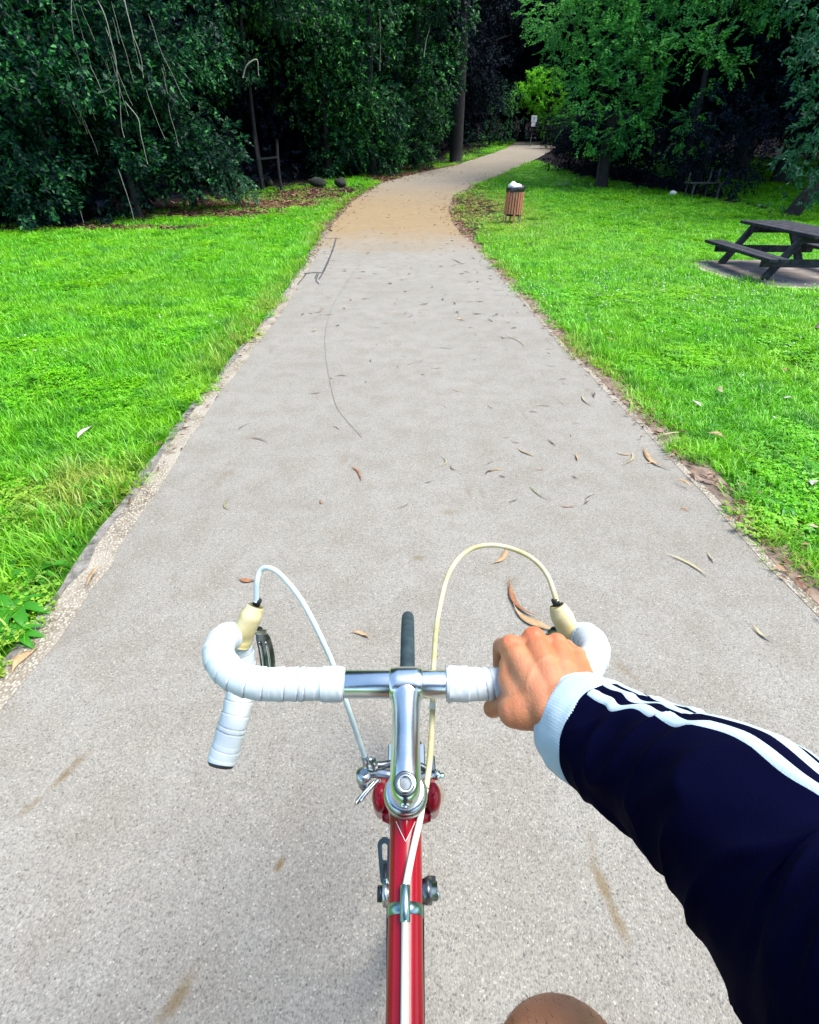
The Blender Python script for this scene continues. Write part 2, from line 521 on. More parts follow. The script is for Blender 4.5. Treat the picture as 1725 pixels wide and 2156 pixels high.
M['rock'] = noisy('mossy_rock', (.007, .010, .008), (.028, .030, .018), 7, .9, bs=.5, bd=.02, bscale=14)
M['tar'] = noisy('tar_seam', (.028, .034, .036), (.09, .10, .10), 30, .6, bs=.2)
M['crack'] = noisy('crack_line', (.17, .155, .135), (.22, .20, .17), 20, .9)
M['chalk'] = noisy('chalk_yellow', (.30, .24, .12), (.22, .16, .08), 22, .9)
M['engrave'] = mat('engraving', (.03, .04, .06), .5)[0]
M['ghost_print'] = mat('worn_print', (.30, .36, .36), .5, .6)[0]
M['daisy'] = mat('petal_white', (.75, .78, .72), .6)[0]

def skin_material():
    m, t, b = mat('skin', rough=.46, spec=.4)
    v = coords(t)
    f = noise(t, v, 26, 4)
    c = ramp(t, f, [(.3, (.44, .158, .070)), (.7, (.57, .250, .122))])
    c = mix(t, ramp(t, noise(t, v, 70, 3), [(.55, 0), (.75, .35)]), c, (.55, .13, .06))
    c = mix(t, ramp(t, noise(t, v, 14, 2), [(.5, 0), (.8, .4)]), c, (.40, .20, .13))
    at = N(t, 'ShaderNodeAttribute'); at.attribute_name = 'flush'
    c = mix(t, math_(t, 'MULTIPLY', at.outputs['Fac'], .8), c, (.72, .10, .035))
    t.links.new(c, b.inputs['Base Color'])
    b.inputs['Subsurface Weight'].default_value = .05
    b.inputs['Subsurface Radius'].default_value = (.008, .003, .0015)
    b.inputs['Subsurface Scale'].default_value = .5
    vo = N(t, 'ShaderNodeTexVoronoi'); vo.inputs['Scale'].default_value = 420; t.links.new(v, vo.inputs['Vector'])
    w = noise(t, coords(t, (160, 45, 160)), 3.0, 3, .6, .6)
    h = math_(t, 'ADD', math_(t, 'MULTIPLY', vo.outputs['Distance'], .5), w)
    bump(t, b, h, .36, .0012)
    return m
M['skin'] = skin_material()

def cloth_material(name, c1, c2, scale, rib=False, rough=.85, sheen=.2):
    m, t, b = mat(name, c1, rough, spec=.06, sheen=sheen)
    v = coords(t)
    c = mix(t, noise(t, v, scale, 4), c1, c2)
    t.links.new(c, b.inputs['Base Color'])
    wv = N(t, 'ShaderNodeTexNoise'); wv.inputs['Scale'].default_value = 900; t.links.new(v, wv.inputs['Vector'])
    bump(t, b, wv.outputs['Fac'], .35, .0008)
    return m
M['navy'] = cloth_material('jacket_navy', (.0004, .0006, .011), (.0008, .0011, .017), 14, rough=1.0, sheen=.0)
M['stripe'] = cloth_material('stripe_white', (.40, .55, .66), (.50, .62, .70), 30)
M['cuff'] = cloth_material('cuff_pale', (.34, .50, .62), (.52, .63, .69), 28)
M['shorts'] = cloth_material('shorts_dark', (.01, .01, .014), (.02, .02, .03), 20)
M['hair'] = noisy('hair_brown', (.03, .018, .010), (.06, .035, .02), 80, .6, bs=.4, bd=.003, bscale=200)
M['shoe'] = mat('shoe_grey', (.12, .12, .13), .6)[0]
M['white_eye'] = mat('eye_white', (.7, .7, .68), .25)[0]
M['dead'] = []
for nm, a, b_ in (('tan', (.50, .30, .13), (.62, .42, .22)), ('rust', (.30, .12, .045), (.46, .20, .08)), ('straw', (.48, .42, .20), (.60, .52, .30)), ('dark', (.05, .035, .03), (.15, .09, .06)), ('pale', (.60, .56, .46), (.72, .68, .58)), ('greenish', (.26, .30, .10), (.38, .38, .16))):
    M['dead_' + nm] = noisy('dead_leaf_' + nm, tuple(.62 * q for q in a), tuple(.66 * q for q in b_), 60, .6, bs=.3, bd=.001, bscale=160)
M['litter'] = leaf_material('litter_leaf', [(.06, .03, .02), (.16, .075, .04), (.28, .15, .08), (.40, .27, .15), (.10, .06, .05)], .7, .05, .2)
# ------------------------------------------------------------------ path edges on the ground
LEFT_PX = [(0, 1425), (90, 1330), (180, 1190), (270, 1060), (350, 945), (420, 850), (490, 765), (560, 680), (605, 615), (640, 562), (668, 512), (690, 475), (735, 425), (800, 386), (880, 364), (960, 348), (1005, 333), (1040, 322), (1068, 310), (1082, 301)]
RIGHT_PX = [(1725, 1262), (1640, 1180), (1550, 1085), (1450, 980), (1350, 882), (1270, 800), (1200, 735), (1135, 660), (1080, 603), (1030, 545), (990, 505), (962, 468), (952, 440), (962, 412), (1000, 390), (1050, 370), (1095, 350), (1130, 334), (1160, 318), (1180, 307)]
def edge(px):
    P = [ground(*q)[:2] for q in px]
    P = sorted(P, key=lambda p: p[1])
    y = np.array([p[1] for p in P]); x = np.array([p[0] for p in P])
    sx = (x[2] - x[0]) / (y[2] - y[0])
    ys = np.concatenate([[-60], y]); xs = np.concatenate([[x[0] + sx * (-60 - y[0])], x])
    ex = (xs[-1] - xs[-4]) / (ys[-1] - ys[-4])
    ys = np.concatenate([ys, [ys[-1] + 60]]); xs = np.concatenate([xs, [xs[-1] + ex * 60]])
    Y = np.arange(-30, 110, .05)
    X = np.interp(Y, ys, xs)
    k = np.exp(-np.linspace(-2, 2, 31) ** 2); k /= k.sum()
    X = np.convolve(np.pad(X, 15, 'edge'), k, 'valid')
    return Y, X
YL, XL = edge(LEFT_PX); YR, XR = edge(RIGHT_PX)
def xl(y): return np.interp(y, YL, XL)
def xr(y): return np.interp(y, YR, XR)

# edge of the wood: left of the path x < wl(y); right of the path y > wr(x)
WL_PX = [(-250, 500), (0, 488), (150, 484), (300, 474), (420, 448), (520, 424), (620, 398), (720, 382), (830, 368), (900, 356), (970, 340), (1020, 324), (1055, 306)]
WR_PX = [(1190, 322), (1230, 372), (1290, 398), (1400, 404), (1500, 420), (1600, 440), (1725, 466), (1900, 500)]
_wl = sorted([tuple(ground(*q)[:2]) for q in WL_PX], key=lambda p: p[1])
_wr = sorted([tuple(ground(*q)[:2]) for q in WR_PX], key=lambda p: p[0])
def wl(y):
    return np.interp(y, [-60] + [p[1] for p in _wl] + [130], [-40.0 - 20] + [p[0] for p in _wl] + [_wl[-1][0] + 30])
# beyond the picture on the left the hedge swings away towards the viewer's side
def wl2(x, y):
    """signed distance into the left wood (positive inside)"""
    x = np.asarray(x, float); y = np.asarray(y, float)
    d1 = np.interp(y, [p[1] for p in _wl], [p[0] for p in _wl]) - x
    y0 = _wl[0][1]
    front = y - (y0 + 0.12 * (x - _wl[0][0]))
    return np.where(y < y0, np.minimum(d1 + 0, -(y0 - y)), np.minimum(d1, np.maximum(front, d1 * .5)))
def wr2(x, y):
    x = np.asarray(x, float); y = np.asarray(y, float)
    yy = np.interp(x, [p[0] for p in _wr] + [_wr[-1][0] + 30], [p[1] for p in _wr] + [_wr[-1][1] - 14])
    return np.where(x > _wr[0][0] - .0, y - yy, -5.0)

def hgt(x, y):
    x = np.asarray(x, float); y = np.asarray(y, float)
    h = rise(np.minimum(y, 75))
    dl = np.clip(wl2(x, y) - 5.0, 0, 60)
    dr = np.clip(wr2(x, y) - 7.0, 0, 60) * np.clip((x - xr(np.clip(y, -30, 109)) - 5) / 10, 0, 1)
    de = np.clip(y - 72, 0, 60)
    hill = 16 * (1 - np.exp(-(dl / 17) ** 1.3)) , 16 * (1 - np.exp(-(dr / 17) ** 1.3)), 14 * (1 - np.exp(-(de / 18) ** 1.4))  # invented slopes behind the wood, added to shut out the low sky
    return h + np.maximum(np.maximum(hill[0], hill[1]), hill[2])

LP = [(560, 430, 1.9, 1.2), (650, 408, 1.5, 1.9), (450, 450, 1.9, .7), (250, 480, 2.4, .45), (820, 370, .9, 3.0), (740, 400, .5, 1.6), (890, 360, 1.0, 3.5), (850, 368, .8, 2.5)]
LPW = [(ground(a, b), c, d) for a, b, c, d in LP]
def litter_mask(x, y):
    m = np.zeros(np.shape(x))
    for g_, rx, ry in LPW:
        m = np.maximum(m, np.clip(2.4 * np.exp(-((x - g_[0]) / rx) ** 2 - ((y - g_[1]) / ry) ** 2) - .35, 0, 1))
    for c_, w_ in (((1000, 432), .8), ((985, 480), .35)):
        g_ = ground(*c_); m = np.maximum(m, np.clip(1.5 * np.exp(-((x - g_[0]) / w_) ** 2 - ((y - g_[1]) / 3.0) ** 2) - .3, 0, .8))
    return m
gx = np.concatenate([np.arange(-300, -20, 8), np.arange(-20, 24, .4), np.arange(24, 300, 8)])
gy = np.concatenate([np.arange(-300, -3, 8), np.arange(-3, 48, .4), np.arange(48, 120, 1.5), np.arange(120, 420, 10)])
GX, GY = np.meshgrid(gx, gy)
GZ = hgt(GX, GY)
V = np.stack([GX.ravel(), GY.ravel(), GZ.ravel()], 1)
nx, ny = len(gx), len(gy)
ii, jj = np.meshgrid(np.arange(nx - 1), np.arange(ny - 1))
a = (jj * nx + ii).ravel()
F = np.stack([a, a + 1, a + 1 + nx, a + nx], 1)
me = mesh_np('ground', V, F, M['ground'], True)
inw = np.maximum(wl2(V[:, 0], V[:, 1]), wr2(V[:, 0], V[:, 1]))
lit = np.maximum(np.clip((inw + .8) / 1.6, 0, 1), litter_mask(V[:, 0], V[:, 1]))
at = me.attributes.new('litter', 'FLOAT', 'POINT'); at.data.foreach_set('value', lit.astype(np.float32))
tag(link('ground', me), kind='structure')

# path sheet, kerbs (both flush with it, each a little above the sheet below)
def strip(name, m, fa, fb, y0, y1, dz, step=.12, nseg=6, kind='structure', wob=0, cam=None):
    ys = [y0]
    while ys[-1] < y1: ys.append(ys[-1] + step * (1 + max(0, ys[-1]) / 14))
    V = []; F = []
    for j, y in enumerate(ys):
        a, b = float(fa(y)), float(fb(y))
        if wob:
            a += wob * (mnoise.noise(Vector((y * 3.1, 1.7, fa(0)))) + .5 * mnoise.noise(Vector((y * 11, 4.7, 0))))
            b += wob * .8 * (mnoise.noise(Vector((y * 14, 2.2, fa(0)))) + mnoise.noise(Vector((y * 2.3, 8.7, fa(0)))))
        for i in range(nseg + 1):
            x = a + (b - a) * i / nseg
            e = 0.0
            V.append((x, y, float(rise(min(y, 75))) + dz + e))
    w = nseg + 1
    for j in range(len(ys) - 1):
        for i in range(nseg):
            F.append((j * w + i, j * w + i + 1, (j + 1) * w + i + 1, (j + 1) * w + i))
    me = mesh_np(name, V, F, m, True)
    return tag(link(name, me), kind=kind)
KW = .092
strip('path', M['asphalt'], lambda y: xl(y) + .02, lambda y: xr(y) - .02, -12, 90, .010, nseg=14)
strip('kerb', M['kerb'], lambda y: xl(y) - .01, lambda y: xl(y) + KW + .01, -4, 42, .0118, wob=.022)
strip('kerb', M['kerb'], lambda y: xr(y) - KW * .8, lambda y: xr(y) + .01, -4, 42, .0118, wob=.016)
M['dirt'] = noisy('verge_dirt', (.12, .085, .06), (.28, .20, .15), 18, .95, bs=.7, bd=.01, bscale=60)
M['dirt_grey'] = noisy('verge_grit', (.10, .095, .085), (.26, .24, .215), 26, .95, bs=.9, bd=.01, bscale=90)
strip('verge', M['dirt'], lambda y: xr(y) - .03, lambda y: xr(y) + .095, -4, 26, .0136, nseg=2, wob=.02)
strip('verge', M['dirt_grey'], lambda y: xl(y) - .035, lambda y: xl(y) + .002, -4, 20, .0136, nseg=2, wob=.03)

# a patch repair outlined in tar and one long faint crack, built as thin raised lines
def ground_line(name, pts, w, m, lab, cat, dz=.014, parent=None):
    P = [ground(*q) for q in pts]
    P = spline([Vector((p[0], p[1], 0)) for p in P], 6)
    V = []; F = []
    for i, p in enumerate(P):
        t = (P[min(i + 1, len(P) - 1)] - P[max(i - 1, 0)]).normalized(); n = Vector((-t.y, t.x, 0))
        ww = w * (.6 + .7 * abs(mnoise.noise(Vector((p.x * 9, p.y * 9, 3)))))
        for s_ in (-1, 1):
            q = p + n * s_ * ww / 2
            V.append((q.x, q.y, float(rise(q.y)) + dz + (.002 if s_ > 0 else 0)))
    for i in range(len(P) - 1): F.append((i * 2, i * 2 + 1, i * 2 + 3, i * 2 + 2))
    o = link(name, mesh_np(name, V, F, m), parent)
    if lab: tag(o, lab, cat)
    return o
tar = empty('tar_seam'); tag(tar, 'dark tar outline of a patch repair at the left edge of the path', 'tar seam')
for pts, w in (([(708, 503), (700, 530), (692, 550), (682, 572), (678, 577)], .038), ([(640, 578), (660, 576), (678, 576)], .06), ([(683, 503), (708, 503)], .03),
               ([(645, 578), (636, 590), (626, 602)], .024), ([(668, 578), (663, 588)], .024), ([(671, 578), (666, 592), (672, 600)], .024), ([(680, 577), (672, 590)], .024), ([(690, 550), (706, 551)], .02)):
    ground_line('seam', pts, w, M['tar'], None, None, parent=tar)
ground_line('crack', [(795, 508), (768, 545), (742, 580), (716, 620), (697, 655), (686, 700), (685, 740), (690, 780), (700, 830), (715, 870), (762, 925)], .0045, M['crack'], 'long faint curved crack running along the grey path', 'crack')
ck = empty('chalk_mark'); tag(ck, 'faded yellowish arrow mark on the sandy path near the bend', 'path marking')
for pts, w in (([(868, 452), (885, 448), (912, 454)], .16), ([(866, 459), (886, 452)], .12), ([(884, 449), (905, 460)], .10)):
    ground_line('chalk_stroke', pts, w, M['chalk'], None, None, parent=ck)

# ------------------------------------------------------------------ grass: tufts scattered by geometry nodes (one lawn each side)
hidden = bpy.data.collections.new('grass_sources')       # never linked to the scene
def tuft(seed, nb, rad, hmin, hmax, wid):
    r = random.Random(seed); V = []; F = []
    for _ in range(nb):
        a = r.uniform(0, 6.283); q = rad * math.sqrt(r.random())
        x, y = q * math.cos(a), q * math.sin(a)
        h = r.uniform(hmin, hmax); w = wid * r.uniform(.6, 1.2)
        d = r.uniform(0, 6.283); lean = h * r.uniform(.3, 1.25)
        dx, dy = math.cos(d), math.sin(d); tx, ty = -dy * w / 2, dx * w / 2
        b = len(V)
        V += [(x - tx, y - ty, -.004), (x + tx, y + ty, -.004),
              (x + dx * lean * .35 - tx * .9, y + dy * lean * .35 - ty * .9, h * .6), (x + dx * lean * .35 + tx * .9, y + dy * lean * .35 + ty * .9, h * .6),
              (x + dx * lean, y + dy * lean, h * r.uniform(.75, 1.0))]
        F += [(b, b + 1, b + 3, b + 2), (b + 2, b + 3, b + 4, b + 4)]
    tri = []
    for f in F:
        if f[2] == f[3]: tri.append((f[0], f[1], f[2]))
        else: tri += [(f[0], f[1], f[2]), (f[0], f[2], f[3])]
    return V, tri
def clover(seed, nb, rad):
    r = random.Random(seed); V = []; F = []
    for _ in range(nb):
        a = r.uniform(0, 6.283); q = rad * math.sqrt(r.random())
        x, y, z = q * math.cos(a), q * math.sin(a), r.uniform(.012, .035)
        s = r.uniform(.007, .012); t0 = r.uniform(0, 6.283)
        for k in range(3):
            t = t0 + k * 2.094; cx, cy = x + math.cos(t) * s, y + math.sin(t) * s
            b = len(V)
            V += [(x, y, z), (cx - math.sin(t) * s * .7, cy + math.cos(t) * s * .7, z + .003), (cx + math.cos(t) * s * .8, cy + math.sin(t) * s * .8, z), (cx + math.sin(t) * s * .7, cy - math.cos(t) * s * .7, z + .003)]
            F += [(b, b + 1, b + 2), (b, b + 2, b + 3)]
    return V, F
for k in range(10):
    V, F = tuft(k, 34, .075, .022, .055, .0042)
    hidden.objects.link(bpy.data.objects.new('grass_tuft_%02d' % k, mesh_np('grass_tuft', V, F, M['grass'])))
for k in range(3):
    V, F = clover(40 + k, 20, .08)
    hidden.objects.link(bpy.data.objects.new('grass_tuft_%02d' % (10 + k), mesh_np('grass_tuft', V, F, M['grass'])))
for k in range(3):
    V, F = tuft(70 + k, 26, .06, .045, .11, .0055)
    hidden.objects.link(bpy.data.objects.new('grass_tuft_%02d' % (13 + k), mesh_np('grass_tuft', V, F, M['grass'])))

def scatter(name, P, rot, sc, idx, coll, extra=None):
    me = bpy.data.meshes.new(name)
    me.vertices.add(len(P)); me.vertices.foreach_set('co', np.asarray(P, np.float32).ravel())
    for nm, ty, key, dat in (('rot', 'FLOAT_VECTOR', 'vector', rot), ('sc', 'FLOAT_VECTOR', 'vector', sc), ('idx', 'INT', 'value', idx)):
        a = me.attributes.new(nm, ty, 'POINT'); a.data.foreach_set(key, np.asarray(dat, np.int32 if ty == 'INT' else np.float32).ravel())
    if extra is not None:
        a = me.attributes.new('dry', 'FLOAT', 'POINT'); a.data.foreach_set('value', np.asarray(extra, np.float32))
    o = link(name, me)
    g = bpy.data.node_groups.new('scatter_' + name, 'GeometryNodeTree')
    g.interface.new_socket('Geometry', in_out='INPUT', socket_type='NodeSocketGeometry')
    g.interface.new_socket('Geometry', in_out='OUTPUT', socket_type='NodeSocketGeometry')
    gi = g.nodes.new('NodeGroupInput'); go = g.nodes.new('NodeGroupOutput')
    ci = g.nodes.new('GeometryNodeCollectionInfo'); ci.inputs['Collection'].default_value = coll
    ci.inputs['Separate Children'].default_value = True; ci.inputs['Reset Children'].default_value = True
    ip = g.nodes.new('GeometryNodeInstanceOnPoints'); ip.inputs['Pick Instance'].default_value = True
    def attr(nm, ty):
        n = g.nodes.new('GeometryNodeInputNamedAttribute'); n.data_type = ty; n.inputs['Name'].default_value = nm; return n.outputs[0]
    g.links.new(gi.outputs[0], ip.inputs['Points']); g.links.new(ci.outputs[0], ip.inputs['Instance'])
    g.links.new(attr('idx', 'INT'), ip.inputs['Instance Index'])
    e2r = g.nodes.new('FunctionNodeEulerToRotation'); g.links.new(attr('rot', 'FLOAT_VECTOR'), e2r.inputs[0])
    g.links.new(e2r.outputs[0], ip.inputs['Rotation'])
    g.links.new(attr('sc', 'FLOAT_VECTOR'), ip.inputs['Scale'])
    g.links.new(ip.outputs[0], go.inputs[0])
    md = o.modifiers.new('scatter', 'NODES'); md.node_group = g
    return o

def lawn_points(side):
    out = []
    for (d0, d1, dens, sc) in ((0, 4.5, 420, 1.0), (4.5, 8, 230, 1.25), (8, 13, 110, 1.6), (13, 20, 55, 2.1), (20, 34, 22, 2.8), (34, 62, 5, 4.2)):
        x0, x1 = (-d1 * 1.05 - 2, 1.0 + (d1 > 20) * 14) if side < 0 else (.5, d1 * 1.05 + 2)
        y0 = -1.0 if d0 < 5 else d0 * .3
        n = int((x1 - x0) * (d1 + .0 - y0) * dens)
        P = np.stack([RNG.uniform(x0, x1, n), RNG.uniform(y0, d1, n)], 1)
        r = np.hypot(P[:, 0], P[:, 1]); k = (r >= d0) & (r < d1)
        # only what the picture (and a step aside) can see
        zc = P[:, 1] * FWD[1] + CAM_Z * -FWD[2]
        k &= np.abs(P[:, 0]) < (zc * .80) * 1.45 + 2.2
        fringe = .05 * np.sin(P[:, 1] * 7 + 2 * np.sin(P[:, 1] * 2.3)) + RNG.normal(0, .03, n)
        if side < 0: k &= (P[:, 0] < xl(P[:, 1]) - .055 + fringe * .8) & (wl2(P[:, 0], P[:, 1]) < RNG.normal(.2, .7, n) + .3)
        else: k &= (P[:, 0] > xr(P[:, 1]) + .045 + fringe) & (wr2(P[:, 0], P[:, 1]) < RNG.normal(.7, .5, n))
        P = P[k]
        out.append(np.column_stack([P, np.full(len(P), sc)]))
    return np.concatenate(out)
SLAB_C = np.array([5.35, 8.15]); SLAB_R = np.array([.98, 1.12])
for side, lab in ((-1, 'bright green lawn with longer tufts and weeds left of the path'), (1, 'bright green mown lawn with clover patches right of the path')):
    P = lawn_points(side)
    P = P[RNG.random(len(P)) > litter_mask(P[:, 0], P[:, 1]) * .93]
    if side > 0:
        q = ((P[:, :2] - SLAB_C) / SLAB_R) ** 2
        P = P[q.sum(1) > 1.0]
    n = len(P)
    nz = np.array([mnoise.noise(Vector((x * .55, y * .55, side * 3.0))) for x, y, _ in P])
    nz2 = np.array([mnoise.noise(Vector((x * 1.3, y * 1.3, side * 5.0 + 9))) for x, y, _ in P])
    z = rise(P[:, 1])
    rot = np.stack([RNG.normal(0, .12, n), RNG.normal(0, .12, n), RNG.uniform(0, 6.283, n)], 1)
    near = np.clip(1.25 - np.hypot(P[:, 0], P[:, 1]) / 14, .8, 1.2)
    s = P[:, 2] * RNG.uniform(.75, 1.25, n)
    tall = 1 + .55 * np.clip(nz, -.6, .8) + (.35 if side < 0 else 0.0)
    sz = s * tall * np.where(P[:, 2] > 2, .55, .85) * near
    ed = (xl(P[:, 1]) - P[:, 0]) if side < 0 else (P[:, 0] - xr(P[:, 1]))
    idx = RNG.integers(0, 10, n)
    cl = (nz2 > .12) & (RNG.random(n) < .55); idx[cl] = RNG.integers(10, 13, cl.sum())
    tl = ((ed < .35) & (RNG.random(n) < .30)) | (RNG.random(n) < .03); idx[tl] = RNG.integers(13, 16, tl.sum())
    dry = np.clip(.9 - ed / (.45 if side < 0 else .22), 0, 1) * np.clip(nz * 1.6 + .55, 0, 1) * .8
    if side > 0:  # worn yellowish grass near the bin and the bend
        b = ground(1030, 440); dry = np.maximum(dry, .85 * np.exp(-((P[:, 0] - b[0]) ** 2 + (P[:, 1] - b[1]) ** 2 * .08) / 1.6))
    else:
        b = ground(175, 1040); dry = np.maximum(dry, .7 * np.exp(-((P[:, 0] - b[0]) ** 2 + (P[:, 1] - b[1]) ** 2) / .12))
    dry *= RNG.random(n) < .8
    o = scatter('lawn_grass', np.column_stack([P[:, :2], z]), rot, np.stack([s, s, sz], 1), idx, hidden, dry)
    tag(o, lab, 'grass', kind='stuff')
    print('tufts', n)

# leaf litter along the kerbs, under the hedge and on the bend (nobody could count it)
def litter_mesh(P, smin, smax, seed):
    r = np.random.default_rng(seed); n = len(P)
    L = r.uniform(smin, smax, n) * np.clip(P[:, 1] / 9, .8, 1.9); W = L * r.uniform(.12, .3, n)
    a = r.uniform(0, 6.283, n); tilt = r.normal(0, .25, n)
    d = np.stack([np.cos(a) * np.cos(tilt), np.sin(a) * np.cos(tilt), np.sin(tilt)], 1)
    s = np.stack([-np.sin(a), np.cos(a), r.normal(0, .3, n)], 1)
    V = np.stack([P - d * L[:, None] / 2, P - s * W[:, None] / 2 + [0, 0, .006], P + d * L[:, None] / 2, P + s * W[:, None] / 2 + [0, 0, .004]], 1).reshape(-1, 3)
    V[:, 2] += .006
    b = np.arange(n) * 4
    F = np.concatenate([np.stack([b, b + 1, b + 2], 1), np.stack([b, b + 2, b + 3], 1)])
    return V, F
pts = []
for y0, y1, n, sd in ((1.2, 6, 620, 1), (6, 12, 900, 1), (12, 17, 1900, 1), (17, 30, 1500, 1)):
    y = RNG.uniform(y0, y1, n); pts.append(np.stack([xr(y) + RNG.normal(.05, .06 + .013 * y, n), y], 1))
for y0, y1, n in ((9, 13, 500), (13, 20, 1800), (20, 34, 1800), (2, 9, 160)):
    y = RNG.uniform(y0, y1, n); pts.append(np.stack([xl(y) - RNG.normal(.0, .05 + .012 * y, n), y], 1))
for (px, py, rx, ry, n) in ((560, 432, 2.1, 1.3, 5200), (650, 410, 1.6, 2.2, 3000), (450, 452, 2.0, .8, 1500), (250, 480, 2.6, .5, 1100), (820, 372, 1.2, 2.4, 2000), (890, 358, 1.2, 4.0, 2200)):
    c = ground(px, py); pts.append(np.stack([RNG.normal(c[0], rx * .6, n), RNG.normal(c[1], ry * .6, n)], 1))
c = ground(1000, 432); n = 1500; pts.append(np.stack([RNG.normal(c[0], .5, n), RNG.normal(c[1], 1.8, n)], 1))
P = np.concatenate(pts); P = P[(P[:, 1] > .8)]
inside = (P[:, 0] > xl(P[:, 1]) + .12) & (P[:, 0] < xr(P[:, 1]) - .10)
P = P[~inside | (RNG.random(len(P)) < .09)]
P = np.column_stack([P, rise(P[:, 1]) + .012 + RNG.uniform(0, .012, len(P))])
far = np.clip(P[:, 1] / 14, .6, 1.6)
V, F = litter_mesh(P, .03, .085, 5)
tag(link('leaf_litter', mesh_np('leaf_litter', V, F, M['litter'])), 'brown fallen leaves gathered along the path edges and under the hedge', 'leaf litter', kind='stuff')

# small white clover flowers in the right-hand lawn
fl = []
c = ground(1330, 640)
for _ in range(420):
    x, y = random.gauss(c[0], 1.5), random.gauss(c[1] + .3, 1.3)
    if x > xr(y) + .15 and y > 2: fl.append((x, y))
for _ in range(160):
    x, y = random.uniform(-7, -1.6), random.uniform(4, 13)
    if x < xl(y) - .2: fl.append((x, y))
V = []; F = []
for x, y in fl:
    r_ = random.uniform(.006, .011); z = float(rise(y)) + random.uniform(.03, .055); b = len(V)
    for k in range(6): V.append((x + r_ * math.cos(k * 1.047), y + r_ * math.sin(k * 1.047), z + .002))
    V.append((x, y, z + r_ * .8)); V.append((x, y, z - r_ * .5))
    for k in range(6): F += [(b + k, b + (k + 1) % 6, b + 6), (b + (k + 1) % 6, b + k, b + 7)]
tag(link('clover_flowers', mesh_np('clover_flowers', V, F, M['daisy'])), 'tiny white clover flowers dotted through the lawn', 'flowers', kind='stuff')
# ------------------------------------------------------------------ foliage
def crown_mesh(name, clumps, m, seed, leaf=(.09, .036), per=16, dens=60, droop=.35, shell=.55, twig=.30, pinnate=False, budget=None):
    """clumps: (x, y, z, r[, squash]); sprigs of leaves spread over each clump's outer shell"""
    r = np.random.default_rng(seed)
    Ps, Ds = [], []
    for c in clumps:
        n = max(4, int(dens * c[3] ** 2))
        sq = c[4] if len(c) > 4 else .8
        d = r.normal(size=(n, 3)); d /= np.linalg.norm(d, axis=1)[:, None]
        rad = c[3] * (shell + (1 - shell) * r.random(n) ** .6) * r.uniform(.86, 1.14, n)
        p = np.array(c[:3]) + d * rad[:, None] * [1, 1, sq]
        Ps.append(p); Ds.append(d)
    P = np.concatenate(Ps); D = np.concatenate(Ds)
    n = len(P)
    ax = D * .8 + r.normal(0, .45, (n, 3)); ax[:, 2] -= droop; ax /= np.linalg.norm(ax, axis=1)[:, None]
    side = np.cross(ax, [0, 0, 1.0]) + 1e-3; side /= np.linalg.norm(side, axis=1)[:, None]
    up = np.cross(side, ax)
    tl = twig * r.uniform(.6, 1.3, n)
    V = []; k = per
    for j in range(k):
        f = (j + .5) / k
        base = P + ax * (tl * f)[:, None] + np.array([0, 0, -1.0]) * (tl * f * f * droop * .6)[:, None]
        sgn = 1 if j % 2 else -1
        if pinnate:
            dirn = side * sgn + ax * .45 + r.normal(0, .18, (n, 3)); dirn[:, 2] -= .15
        else:
            dirn = side * sgn * r.uniform(.2, 1, n)[:, None] + ax * r.uniform(.2, 1.1, n)[:, None] + up * r.normal(.1, .5, n)[:, None]
            dirn[:, 2] -= .25 * r.random(n)
        dirn /= np.linalg.norm(dirn, axis=1)[:, None]
        w = np.cross(dirn, up + r.normal(0, .45, (n, 3))); w /= np.linalg.norm(w, axis=1)[:, None]
        nn = np.cross(w, dirn)
        L = (leaf[0] * r.uniform(.65, 1.25, n))[:, None]; W = (leaf[1] * r.uniform(.75, 1.2, n))[:, None]
        V.append(np.stack([base, base + dirn * L * .45 + w * W / 2 + nn * W * .22, base + dirn * L, base + dirn * L * .45 - w * W / 2 + nn * W * .22], 1))
    V = np.stack(V, 1).reshape(-1, 3)
    b = np.arange(n * k) * 4
    F = np.concatenate([np.stack([b, b + 1, b + 2], 1), np.stack([b, b + 2, b + 3], 1)])
    return mesh_np(name, V, F, m)

def trunk_mb(h, r0, r1, seed, limbs=4, lean=(0, 0), spread=1.4, lh=.45):
    rr = random.Random(seed); mb = MB()
    P = [Vector((lean[0] * t * h + rr.gauss(0, .03) * h * t * .3, lean[1] * t * h + rr.gauss(0, .03) * h * t * .3, -.15 + t * (h + .15))) for t in np.linspace(0, 1, 7)]
    P = spline(P, 3); n = len(P)
    rad = [r0 * (1 + .55 * math.exp(-i * 1.1)) + (r1 - r0) * i / (n - 1) for i in range(n)]
    mb.tube(P, rad, 10)
    for k in range(limbs):
        a = rr.uniform(0, 6.283); i = int(n * (lh + (1 - lh) * rr.random() * .9)); i = min(i, n - 2)
        p = P[i]; L = spread * rr.uniform(.6, 1.2)
        Q = spline([p, p + Vector((math.cos(a) * L * .4, math.sin(a) * L * .4, L * .35)), p + Vector((math.cos(a) * L, math.sin(a) * L, L * .55 + rr.gauss(0, .1)))], 4)
        rr0 = rad[i] * .55
        mb.tube(Q, [rr0 + (rr0 * .25 - rr0) * q / (len(Q) - 1) for q in range(len(Q))], 7)
    return mb

def rand_clumps(seed, n, w, d, z0, z1, rmin, rmax, taper=.25, front=False):
    rr = random.Random(seed); out = []
    for _ in range(n):
        t = rr.random(); z = z0 + (z1 - z0) * t
        q = math.sqrt(rr.random()); a = rr.uniform(0, 6.283)
        k = (1 - taper * abs(2 * t - 1) ** 2)
        out.append((q * math.cos(a) * w / 2 * k, q * math.sin(a) * d / 2 * k, z, rr.uniform(rmin, rmax)))
    return out

